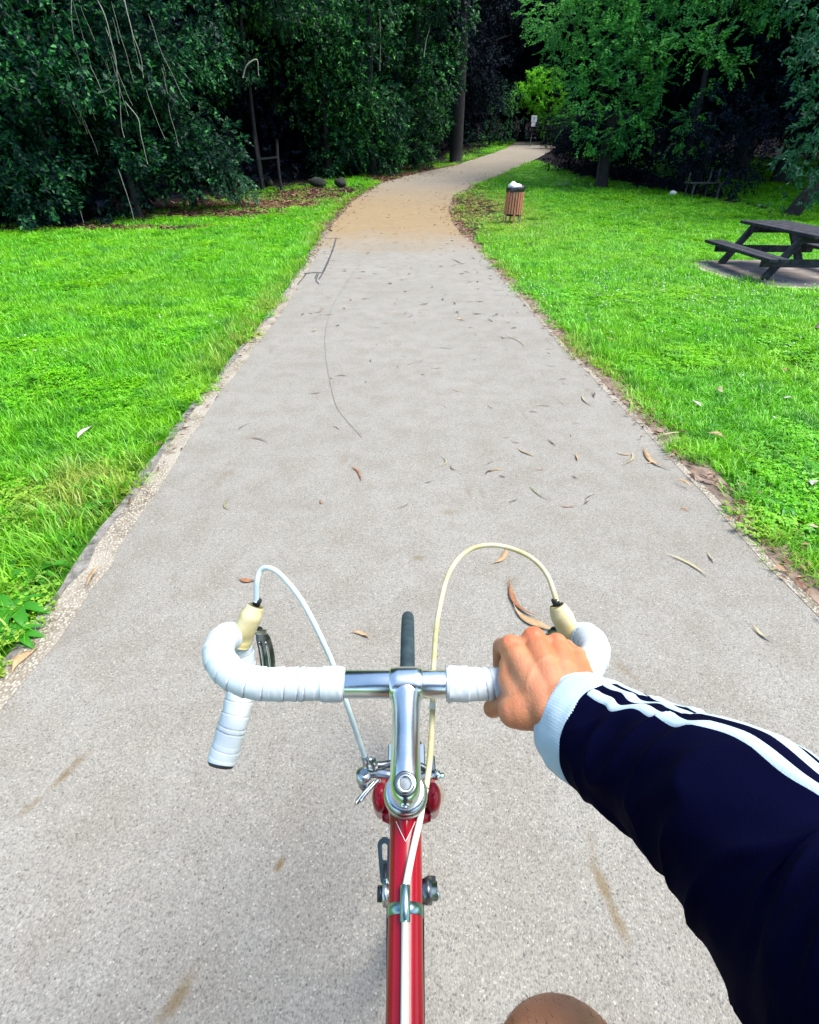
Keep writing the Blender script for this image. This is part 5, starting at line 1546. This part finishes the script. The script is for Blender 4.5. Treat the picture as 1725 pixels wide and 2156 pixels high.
for off in (-.0022, .0022):
    mb = MB(); mb.tube([p + Vector((off * 1.2, off * .6, 0)) for p in qr], [.0020] * 4 + [.0022] * (len(qr) - 6) + [.0015, .0008], 8); mb.build('quick_release', M['alloy'], fb)
mb = MB(); mb.tube(qr, [.0012] * (len(qr)), 6); mb.build('quick_release_web', M['plug'], fb)
mb = MB(); mb.lathe(Cz(919, 1632, zc), (1, -.1, 0), [(-.006, .0045), (0, .0055), (.004, .0055), (.0042, .0032), (.008, .0034), (.0105, .001)], 14); mb.build('side_nut', M['chrome'], fb)
mb = MB(); mb.box(Cz(912, 1612, zc + .004), (.005, .020, .012), bev=.001); mb.build('side_plate', M['alloy_dark'], fb, smooth=False)
for s, px in ((-1, 823), (1, 889)):
    mb = MB(); mb.box(Cz(px, 1592, .735) + Vector((0, 0, 0)), (.0075, .030, .010), bev=.0015); mb.build('brake_block', M['chrome' if s < 0 else 'rim'], fb, smooth=False)
    mb = MB(); mb.box(Cz(px - s * 5, 1592, .733), (.005, .036, .012), bev=.0015); mb.build('brake_pad', M['plug'], fb, smooth=False)

# down tube shifters with bosses, cables along the tubes
sh = empty('shifter', parent=bike)
dd = (bb - dt0).normalized()
c0 = dt0 + dd * ((dt0.y - .245) / -dd.y if dd.y else 0)
zl = c0.z
L0, L1 = Vector(at_z(812, 1862, zl + .0)), Vector(at_z(810, 1762, zl + .028))
dl = (L1 - L0).normalized(); sw = Vector((1, 0, 0)); nl = sw.cross(dl).normalized()
V = []; F = []
def outline(cx, l0, l1, w0, w1, nseg=8):
    o = []
    for k in range(nseg + 1): a = math.pi * k / nseg; o.append((cx + w1 * math.cos(a), l1 - w1 + w1 * math.sin(a)))
    for k in range(nseg + 1): a = math.pi + math.pi * k / nseg; o.append((cx + w0 * math.cos(a), l0 + w0 + w0 * math.sin(a)))
    return o
LL = (L1 - L0).length
def plate_ring(o1, o2, h, m, nm, par):
    V = []; F = []; n_ = len(o1)
    for z in (0, h):
        for o in (o1, o2):
            for (u, l) in o: V.append(L0 + sw * u + dl * l + nl * z)
    for k in range(n_):
        k2 = (k + 1) % n_
        F.append((2 * n_ + k, 2 * n_ + k2, 3 * n_ + k2, 3 * n_ + k)); F.append((k, n_ + k, n_ + k2, k2))
        F.append((k, k2, 2 * n_ + k2, 2 * n_ + k)); F.append((n_ + k, 3 * n_ + k, 3 * n_ + k2, n_ + k2))
    mb = MB(); mb.add(V, F); return mb.build(nm, m, par, smooth=False)
plate_ring(outline(0, 0, LL, .0052, .0078), outline(0, LL * .50, LL * .88, .0026, .0030), .0035, M['teal_steel'], 'lever_plate', sh)
mb = MB(); mb.tube([L0 + dl * LL * .16 + nl * .0036, L0 + dl * LL * .46 + nl * .0036], .0022, 8); mb.build('lever_groove', M['plug'], sh)
mb = MB(); mb.lathe(Vector(at_z(797, 1882, zl)), (1, 0, 0), [(0, .0055), (.004, .0065), (.005, .0115), (.009, .0120), (.010, .0095), (.013, .0095), (.014, .0120), (.019, .0120), (.020, .009), (.026, .009)], 24); mb.build('boss', M['alloy'], sh)
mb = MB(); mb.lathe(Vector(at_z(795, 1882, zl)), (1, 0, 0), [(0, .0075), (.006, .0075)], 12); mb.build('boss_nut', M['plug'], sh)
sh2 = empty('shifter', parent=bike)
mb = MB(); mb.lathe(Vector(at_z(885, 1876, zl)), (1, 0, 0), [(0, .009), (.006, .0125), (.012, .0125), (.013, .009), (.018, .009)], 24); mb.build('boss', M['alloy_dark'], sh2)
q = spline([Vector(at_z(893, 1858, zl + .006)), Vector(at_z(905, 1868, zl + .006)), Vector(at_z(921, 1882, zl + .004)), Vector(at_z(918, 1890, zl)), Vector(at_z(900, 1884, zl))], 5)
mb = MB(); mb.tube(q, .0028, 8); mb.build('lever_loop', M['alloy'], sh2)
mb = MB(); mb.box(Vector(at_z(908, 1862, zl)), (.010, .014, .008), bev=.001); mb.build('lever_stop', M['plug'], sh2, smooth=False)
for s, px in ((-1, 806), (1, 895)):
    p0 = Vector(at_z(px + (10 if s < 0 else -4), 1895, zl - .004))
    mb = MB(); mb.tube([p0, bb + Vector((s * .022, .04, .02))], .0011, 6); mb.build('gear_cable', M['plug'], bike)
for px in (818, 822):
    mb = MB(); mb.tube(spline([Vector(at_z(px + 2, 1712, .60)), Vector(at_z(px, 1790, .585)), Vector(at_z(px - 4, 1900, .56))], 5), .0010, 6); mb.build('gear_cable', M['steel_wire'], bike)

# drivetrain, saddle (below and behind the picture)
cs = empty('crankset', parent=bike)
mb = MB(); mb.lathe(bb + Vector((.040, 0, 0)), (1, 0, 0), [(0, .03), (.0, .098), (.003, .098), (.003, .03)], 44); mb.build('chainring', M['alloy'], cs)
PEDR = Vector((BX + .10, bb.y + .055, bb.z + .16)); PEDL = Vector((BX - .10, bb.y - .055, bb.z - .16))
for s, pd in ((1, PEDR), (-1, PEDL)):
    mb = MB(); mb.tube([bb + Vector((s * .055, 0, 0)), Vector((BX + s * .062, pd.y, pd.z))], [.014, .010], 14, flat=.7); mb.build('crank_arm', M['alloy'], cs)
    mb = MB(); mb.box(pd, (.07, .085, .022), bev=.004); mb.build('pedal', M['alloy_dark'], cs, smooth=False)
mb = MB(); mb.tube([stp, stp + (stp - bb).normalized() * .10], .0135, 20); mb.build('seat_post', M['alloy'], bike)
mb = MB(); sp_ = stp + (stp - bb).normalized() * .115
Ps = [sp_ + Vector((0, y, z)) for y, z in ((.15, -.004), (.12, .0), (.04, .002), (-.03, .004), (-.09, .010), (-.13, .012))]
mb.tube(Ps, [.010, .020, .030, .052, .072, .055], 20, flat=[.9, .8, .6, .42, .34, .35]); mb.build('saddle', M['saddle'], bike)
# ------------------------------------------------------------------ the rider
def remesh_blob(name, prims, voxel, smooth_n=6, subsurf=0):
    """prims: ('c', p0, r0, p1, r1) tapered capsules and ('e', centre, radii, euler) ellipsoids -> one continuous mesh"""
    mb = MB()
    for p in prims:
        if p[0] == 'c':
            _, a, r0, b, r1 = p; a = Vector(a); b = Vector(b)
            k = max(2, int((b - a).length / (min(r0, r1) * .5)))
            d = (b - a); L = d.length
            prof = [(-r0 * math.cos(t), r0 * math.sin(t)) for t in np.linspace(.12, math.pi / 2, 7)] + [(L + r1 * math.cos(t), r1 * math.sin(t)) for t in np.linspace(math.pi / 2, .12, 7)]
            if L < 1e-5: mb.ball(a, r0, 9)
            else: mb.lathe(a, d, prof, 20)
        else:
            _, c, r_, e_ = p
            mb.ball(c, r_, 10, Matrix.Rotation(e_[2], 3, 'Z') @ Matrix.Rotation(e_[1], 3, 'Y') @ Matrix.Rotation(e_[0], 3, 'X'))
    me = bpy.data.meshes.new(name); me.from_pydata(mb.v, [], mb.f)
    o = bpy.data.objects.new(name, me); COL.objects.link(o)
    m = o.modifiers.new('r', 'REMESH'); m.mode = 'VOXEL'; m.voxel_size = voxel; m.use_smooth_shade = True
    if smooth_n:
        m2 = o.modifiers.new('s', 'SMOOTH'); m2.factor = .5; m2.iterations = smooth_n
    bpy.context.view_layer.update()
    out = bpy.data.meshes.new_from_object(o.evaluated_get(bpy.context.evaluated_depsgraph_get()))
    bpy.data.objects.remove(o)
    out.name = name
    return out
Wp = lambda px, py, d: Vector(at_d(px, py, d))
Zp = lambda px, py, z: Vector(at_z(px, py, z))

# ---- right hand on the bar top
WR = Wp(1188, 1498, .455)                       # wrist
K = [Zp(1076, 1360, .980), Zp(1124, 1344, .986), Zp(1172, 1356, .979), Zp(1214, 1382, .970)]   # knuckles, index to little
hand = []
rK = [.0118, .0122, .0115, .0104]
for i, k in enumerate(K):
    wr = WR + Vector(((i - 1.5) * .010, 0, .006 - .002 * abs(i - 1.5)))
    hand.append(('c', wr, .0175, k + (wr - k) * .18, .0125))
    hand.append(('c', k + (wr - k) * .25, .0100, k, rK[i] * .93))
    hand.append(('c', k, rK[i], k, rK[i]))
    hand.append(('c', wr + Vector((0, 0, -.010)), .017, k + Vector((0, -.012, -.017)), .0125))
    if i < 3:
        hand.append(('c', k + Vector((0, -.003, -.004)), .0112, K[i + 1] + Vector((0, -.003, -.004)), .0108))
    if i < 3:                                    # web of flesh between the bones
        m0 = (K[i] + K[i + 1]) / 2
        hand.append(('c', WR + Vector(((i - 1) * .010, 0, .004)), .0175, m0 + (WR - m0) * .22 + Vector((0, 0, -.003)), .0105))
# fingers curled round the bar
for i, k in enumerate(K):
    x = k.x; ln = [1.0, 1.08, 1.0, .82][i]
    C = Vector((x, BY, BZ))
    pip = C + Vector((-.0012 * (1.5 - i), .047 * (.92 + .08 * ln), .004 - .010 * ln * .3))
    dip = C + Vector((-.0012 * (1.5 - i), .033 * ln, -.026 * ln))
    tip = C + Vector((-.002 * (1.5 - i), .006, -.031 * ln))
    r0 = [.0098, .0100, .0096, .0085][i]
    hand += [('c', k + Vector((0, .001, -.002)), rK[i] * .90, pip, r0), ('c', pip, r0 * 1.04, dip, r0 * .92), ('c', dip, r0 * .94, tip, r0 * .84)]
# thumb: base bulging on the near side, then under the bar
th0 = WR + Vector((-.022, .006, -.006)); th1 = Wp(1082, 1500, .468); th2 = Wp(1074, 1476, .500); th3 = Vector((Wp(1062, 1474, .5).x - .006, BY - .006, BZ - .032))
hand += [('c', th0, .0185, th1 + (th0 - th1) * .35, .0165), ('c', th1 + (th0 - th1) * .5, .0165, th1, .0140), ('c', th1, .0142, th2, .0112), ('c', th2, .0112, th3, .0098)]
# first web: from index knuckle across the bar top to the thumb base
hand += [('c', K[0] + Vector((.002, -.006, -.004)), .0115, Zp(1070, 1430, .968), .0105), ('c', Zp(1070, 1430, .968), .0105, th1 + Vector((.006, .004, .004)), .0120),
         ('c', Zp(1090, 1400, .975), .012, th0 + Vector((.002, 0, .004)), .018), ('c', Zp(1085, 1430, .970), .012, (th0 + th1) / 2, .016)]
hand += [('c', Zp(1130, 1420, .976), .0135, Zp(1195, 1425, .972), .0130), ('c', Zp(1110, 1385, .978), .012, Zp(1195, 1395, .974), .0115), ('c', WR, .0265, WR + (Wp(1255, 1545, .447) - WR) * .6, .0265)]
hand += [('c', WR + Vector((.022, .006, -.004)), .0165, K[3] + Vector((.003, -.012, -.010)), .0120)]
EL = Vector((.226, .078, 1.066)); SH = Vector((.205, -.115, 1.335))
FA = [WR, Wp(1255, 1545, .447), Wp(1330, 1592, .415), Wp(1430, 1655, .370), Wp(1560, 1745, .318), EL]
for a_, b_, r0_, r1_ in zip(FA, FA[1:], (.0255, .026, .029, .033, .036), (.026, .029, .033, .036, .037)): hand.append(('c', a_, r0_, b_, r1_))
hm = remesh_blob('rider_hand', hand, .0017, 5)

# ---- rest of the body: legs, torso, left arm, neck, head
HIPR, HIPL = Vector((.095, -.330, .975)), Vector((-.095, -.330, .975))
KR, KL = Vector((.112, .060, .830)), Vector((-.11, -.03, .590))
AR, AL = Vector((.102, PEDR.y - .035, PEDR.z + .085)), Vector((-.102, PEDL.y - .045, PEDL.z + .09))
SHL = Vector((-.205, -.115, 1.335)); ELL = Vector((-.31, -.045, 1.10)); WRL = Vector((-.085, -.045, 1.30))
body = []
for H_, K_, A_, s in ((HIPR, KR, AR, 1), (HIPL, KL, AL, -1)):
    body += [('c', H_, .088, K_ + (H_ - K_) * .25, .062), ('c', K_ + (H_ - K_) * .3, .064, K_ + (H_ - K_) * .04, .055), ('e', K_ + Vector((0, .014, .004)), (.050, .046, .056), (R(20), 0, 0)),
             ('c', K_ + (A_ - K_) * .02, .052, K_ + (A_ - K_) * .3 + Vector((0, -.02, 0)), .056), ('c', K_ + (A_ - K_) * .3 + Vector((0, -.02, 0)), .056, A_ + (K_ - A_) * .15, .034), ('c', A_ + (K_ - A_) * .2, .034, A_, .036),
             ('c', A_ + Vector((0, -.03, -.04)), .034, A_ + Vector((0, .13, -.055)), .026)]
body += [('c', HIPR, .10, HIPL, .10), ('e', (0, -.31, 1.06), (.155, .105, .13), (R(-14), 0, 0)), ('e', (0, -.26, 1.20), (.15, .10, .16), (R(-20), 0, 0)), ('e', (0, -.205, 1.30), (.165, .098, .12), (R(-20), 0, 0)),
         ('c', (-.13, -.145, 1.36), .060, (.13, -.145, 1.36), .060), ('c', (0, -.165, 1.38), .060, (0, -.150, 1.47), .052),
         ('c', SHL, .060, ELL, .044), ('c', ELL, .042, WRL, .028), ('c', SH, .058, EL, .040),
         ('e', (0, -.175, 1.585), (.076, .096, .115), (R(-5), 0, 0)), ('e', (0, -.120, 1.535), (.055, .060, .062), (0, 0, 0)),
         ('c', (0, -.080, 1.585), .012, (0, -.062, 1.560), .014), ('e', (-.078, -.17, 1.575), (.010, .020, .032), (0, 0, 0)), ('e', (.078, -.17, 1.575), (.010, .020, .032), (0, 0, 0)),
         ('c', (-.018, -.075, 1.520), .008, (.018, -.075, 1.520), .008)]
# left hand raised beside the viewpoint, fingers half curled
LH = WRL + Vector((.045, .0, .025))
body += [('c', WRL, .028, LH, .030)]
for i in range(4):
    b0_ = LH + Vector((.028, -.008 - .004 * i, .022 - .016 * i)); b1_ = b0_ + Vector((.022, -.004, .012)); b2_ = b1_ + Vector((.004, -.018, .006))
    body += [('c', LH, .020, b0_, .0105), ('c', b0_, .0100, b1_, .0090), ('c', b1_, .0090, b2_, .0080)]
body += [('c', LH + Vector((0, 0, .01)), .015, LH + Vector((.012, -.012, .05)), .0105)]
bm_ = remesh_blob('rider_body', body, .0048, 4)
# join hand and body into one mesh (they overlap inside the sleeve)
import bmesh
b = bmesh.new(); b.from_mesh(hm); b.from_mesh(bm_)
sk = bpy.data.meshes.new('person'); b.to_mesh(sk); b.free()
sk.polygons.foreach_set('use_smooth', [True] * len(sk.polygons))
sk.materials.clear(); sk.materials.append(M['skin'])
nv = len(sk.vertices); co = np.empty(nv * 3, np.float32); sk.vertices.foreach_get('co', co); co = co.reshape(-1, 3)
# soft relief on the back of the hand: tendons and a vein
W0 = np.array(WR)
fl = np.zeros(nv, np.float32)
for i, k in enumerate(K):
    dd_ = np.linalg.norm(co - np.array(k) - np.array([0, 0, .008]), axis=1); fl = np.maximum(fl, np.exp(-(dd_ / (.0085 if i else .0075)) ** 2) * [.7, 1.0, .35, .3][i])
lift = np.zeros(nv)
for i in range(1, 4):
    a_ = np.array(K[i]); d_ = W0 + np.array([(i - 1.5) * .008, 0, .02]) - a_; L2 = d_ @ d_
    t_ = np.clip(((co - a_) @ d_) / L2, 0, 1); dist = np.linalg.norm((co - (a_ + t_[:, None] * d_))[:, :2], axis=1)
    lift += .0006 * np.exp(-(dist / .0034) ** 2) * np.clip(1 - t_ * 1.1, 0, 1)
va = [np.array(Zp(1105, 1450, .99)), np.array(Zp(1125, 1405, .99)), np.array(Zp(1160, 1390, .99)), np.array(Zp(1200, 1400, .99))]
for a_, b_ in zip(va, va[1:]):
    d_ = b_ - a_; t_ = np.clip(((co - a_) @ d_) / (d_ @ d_), 0, 1); dist = np.linalg.norm((co - (a_ + t_[:, None] * d_))[:, :2], axis=1)
    lift = np.maximum(lift, .0007 * np.exp(-(dist / .0022) ** 2))
near_hand = np.linalg.norm(co - W0, axis=1) < .13
co[:, 2] += np.where(near_hand & (co[:, 2] > BZ + .012), lift, 0)
sk.vertices.foreach_set('co', co.ravel())
at = sk.attributes.new('flush', 'FLOAT', 'POINT'); at.data.foreach_set('value', fl)
person = link('person', sk); tag(person, 'rider in a dark blue jacket with white stripes, right hand on the handlebar, bare knee', 'person')

# hair, eyes
hr = remesh_blob('hair', [('e', (0, -.190, 1.615), (.083, .096, .100), (0, 0, 0)), ('e', (0, -.215, 1.570), (.078, .075, .085), (0, 0, 0))], .006, 3)
for v in hr.vertices:
    v.co += (v.co - Vector((0, -.19, 1.6))).normalized() * .006 * mnoise.noise(v.co * 40)
hr.materials.clear(); hr.materials.append(M['hair']); link('hair', hr, person)
for s in (-1, 1):
    mb = MB(); mb.ball((s * .031, -.090, 1.590), .0135, 8); mb.build('eye', M['white_eye'], person)

# knee and shin hair
mb = MB(); r_ = random.Random(5)
kk = [tuple(c) for c in co[(np.linalg.norm(co - np.array(KR), axis=1) < .12)][::3]]
for _ in range(1500):
    c = Vector(r_.choice(kk)); ndir = (c - (KR + Vector((0, -.03, -.01)))).normalized()
    dz = Vector((r_.gauss(0, .5), r_.gauss(0, .5), r_.gauss(-.2, .4)))
    e_ = c + (ndir * .6 + dz).normalized() * r_.uniform(.003, .007)
    s_ = Vector((.00012, .00008, 0)); mb.add([c - s_, c + s_, e_], [(0, 1, 2)])
mb.build('leg_hair', M['hair'], person)

# ---- clothing: torso of the jacket + left sleeve, shorts, shoes
jk = remesh_blob('jacket', [('e', (0, -.31, 1.07), (.180, .130, .13), (R(-14), 0, 0)), ('e', (0, -.26, 1.20), (.172, .122, .17), (R(-20), 0, 0)), ('e', (0, -.205, 1.30), (.185, .115, .12), (R(-20), 0, 0)),
    ('c', (-.14, -.145, 1.355), .074, (.14, -.145, 1.355), .074), ('c', SHL, .074, ELL, .060), ('c', ELL, .058, WRL + (ELL - WRL) * .15, .045), ('c', SH, .072, SH + (EL - SH) * .12, .072), ('c', (0, -.165, 1.38), .072, (0, -.158, 1.42), .068)], .009, 3)
for v in jk.vertices: v.co += Vector((mnoise.noise(v.co * 14), mnoise.noise(v.co * 14 + Vector((9, 0, 0))), mnoise.noise(v.co * 14 + Vector((0, 9, 0))))) * .006
jk.materials.clear(); jk.materials.append(M['navy']); jacket = link('jacket', jk, person)
so = remesh_blob('shorts', [('c', HIPR, .108, KR + (HIPR - KR) * .42, .086), ('c', HIPL, .108, KL + (HIPL - KL) * .42, .086), ('c', HIPR, .112, HIPL, .112), ('e', (0, -.325, 1.03), (.165, .12, .10), (0, 0, 0))], .009, 3)
so.materials.clear(); so.materials.append(M['shorts']); link('shorts', so, person)
for A_ in (AR, AL):
    s_ = remesh_blob('shoe', [('c', A_ + Vector((0, -.045, -.045)), .042, A_ + Vector((0, .06, -.058)), .042), ('c', A_ + Vector((0, .06, -.060)), .041, A_ + Vector((0, .145, -.064)), .033), ('c', A_ + Vector((0, -.02, -.02)), .043, A_ + Vector((0, .0, .0)), .043)], .006, 3)
    s_.materials.clear(); s_.materials.append(M['shoe']); link('shoe', s_, person)

# ---- right sleeve: swept along the forearm, loose, with folds; stripes and cuff lie on the same surface
AXP = spline([Wp(1203, 1516, .470), Wp(1255, 1545, .447), Wp(1330, 1592, .415), Wp(1432, 1652, .370), Wp(1572, 1742, .318), Vector((.226, .078, 1.066)), Vector((.240, -.000, 1.165)), Vector((.224, -.065, 1.26)), Vector((.195, -.120, 1.34))], 24)
AXP, AL_ = resample(AXP, .0022)
TT, XX = frames(AXP)
Ltot = AL_[-1]
CAMP = Vector((0, 0, CAM_Z))
def arm_frame(i):
    p = AXP[i]; t = TT[i]
    v = (CAMP - p).normalized(); n1 = (v - t * v.dot(t))                 # towards the rider's eye
    return n1.normalized()
N0 = [None] * len(AXP)
n_prev = arm_frame(4); x_ = n_prev
for i in range(len(AXP)):                                              # parallel transported reference direction
    if i: x_ = TT[i - 1].rotation_difference(TT[i]) @ x_
    N0[i] = x_.copy()
def sleeve_r(l, a):
    r = float(np.interp(l, [0, .006, .03, .08, .14, .20, .27, .34, .45, .62], [.0455, .0490, .0500, .0515, .0560, .0640, .0730, .0770, .0780, .0800]))
    f = mnoise.noise(Vector((l * 26, math.cos(a) * 1.5, math.sin(a) * 1.5)))
    g_ = mnoise.noise(Vector((l * 60 + math.sin(a) * 1.2, math.cos(a) * 2.0, math.sin(a) * 2.0 + 5)))
    ridge = (1 - abs(mnoise.noise(Vector((l * 34 + .8 * math.cos(a - 1.0), math.cos(a) * .9, math.sin(a) * .9 + 9)))) * 2.0)
    amp = float(np.interp(l, [0, .03, .06, .3, .6], [0, .15, 1, 1.1, 1]))
    return r + amp * (.0030 * f + .0022 * g_ + .0044 * max(0, ridge) ** 2)
def sleeve_pt(i, a, off=0.0):
    n1 = N0[i]; n2 = TT[i].cross(n1)
    r = sleeve_r(AL_[i], a) + off
    return AXP[i] + n1 * (math.cos(a) * r) + n2 * (math.sin(a) * r * .94)
i_c = int(.031 / .0022)                                                # the cuff ends here
n = 88
V = []; F = []
idxs = list(range(i_c, len(AXP)))
for i in idxs:
    for k in range(n): V.append(sleeve_pt(i, 2 * math.pi * k / n, 0))
for j in range(len(idxs) - 1):
    for k in range(n):
        k2 = (k + 1) % n; F.append((j * n + k, j * n + k2, (j + 1) * n + k2, (j + 1) * n + k))
mb = MB(); mb.add(V, F); mb.build('sleeve', M['navy'], jacket)
# cuff: ribbed band, doubled edge, slightly crumpled
V = []; F = []; nc = 260; ks = list(range(-3, i_c + 3))
for j, i in enumerate(ks):
    ii_ = max(i, 0); ext = min(i, 0) * .0022
    for k in range(nc):
        a = 2 * math.pi * k / nc
        rib = .00032 * math.cos(a * 110)
        off = -.0004 + rib + .0012 * math.sin(math.pi * (j / (len(ks) - 1))) ** .5 + .0016 * mnoise.noise(Vector((j * .16, math.cos(a) * 2.2, math.sin(a) * 2.2)))
        if j == 0: off -= .0030
        if j == 1: off -= .0008
        if j >= len(ks) - 2: off -= .0012 * (j - len(ks) + 3)
        p = sleeve_pt(ii_, a, off) + TT[0] * ext
        V.append(p)
for j in range(len(ks) - 1):
    for k in range(nc):
        k2 = (k + 1) % nc; F.append((j * nc + k, j * nc + k2, (j + 1) * nc + k2, (j + 1) * nc + k))
b0 = len(V)                                                            # inner wall so that the opening has thickness
for j in (0, 6):
    for k in range(nc):
        a = 2 * math.pi * k / nc; V.append(sleeve_pt(j, a, -.0050))
for k in range(nc):
    k2 = (k + 1) % nc; F.append((k2, k, b0 + k, b0 + k2)); F.append((b0 + k2, b0 + k, b0 + nc + k, b0 + nc + k2))
mb = MB(); mb.add(V, F); mb.build('cuff', M['cuff'], jacket)
# where on the sleeve do the stripes lie: find the angle that heads up-right in the picture near the cuff
n1 = N0[i_c + 4]; n2 = TT[i_c + 4].cross(n1)
sgn = 1 if n2.x > 0 else -1
def view_angle(l):
    i = min(len(AXP) - 1, int(l / .0022)); v = arm_frame(i); n2_ = TT[i].cross(N0[i]); return sgn * math.atan2(v.dot(n2_), v.dot(N0[i]))
va0 = view_angle(.03)
DR = [0] + [float(np.clip(view_angle(l) - va0, -.2, 1.3)) + q for l, q in ((.06, .02), (.14, .22), (.22, .44), (.32, .56))]; DR.append(DR[-1])
print('stripe drift', [round(q, 2) for q in DR])
STR0 = [(.58, .0100), (.97, .0100), (1.36, .0100)]
for (a0, w) in STR0:
    V = []; F = []; m_ = 7
    ids = idxs[1:]
    for i in ids:
        l = AL_[i]; r = sleeve_r(l, a0)
        drift = float(np.interp(l, [0, .06, .14, .22, .32, .5], DR))
        c = sgn * (a0 + drift) + .05 * math.sin(l * 105 + a0) + .03 * math.sin(l * 190)
        for k in range(m_):
            u = (k / (m_ - 1) - .5) * w / .052
            e_ = .0011 if 0 < k < m_ - 1 else .0001
            V.append(sleeve_pt(i, c + u, e_))
    for j in range(len(ids) - 1):
        for k in range(m_ - 1): F.append((j * m_ + k, j * m_ + k + 1, (j + 1) * m_ + k + 1, (j + 1) * m_ + k))
    mb = MB(); mb.add(V, F); mb.build('stripe', M['stripe'], jacket)
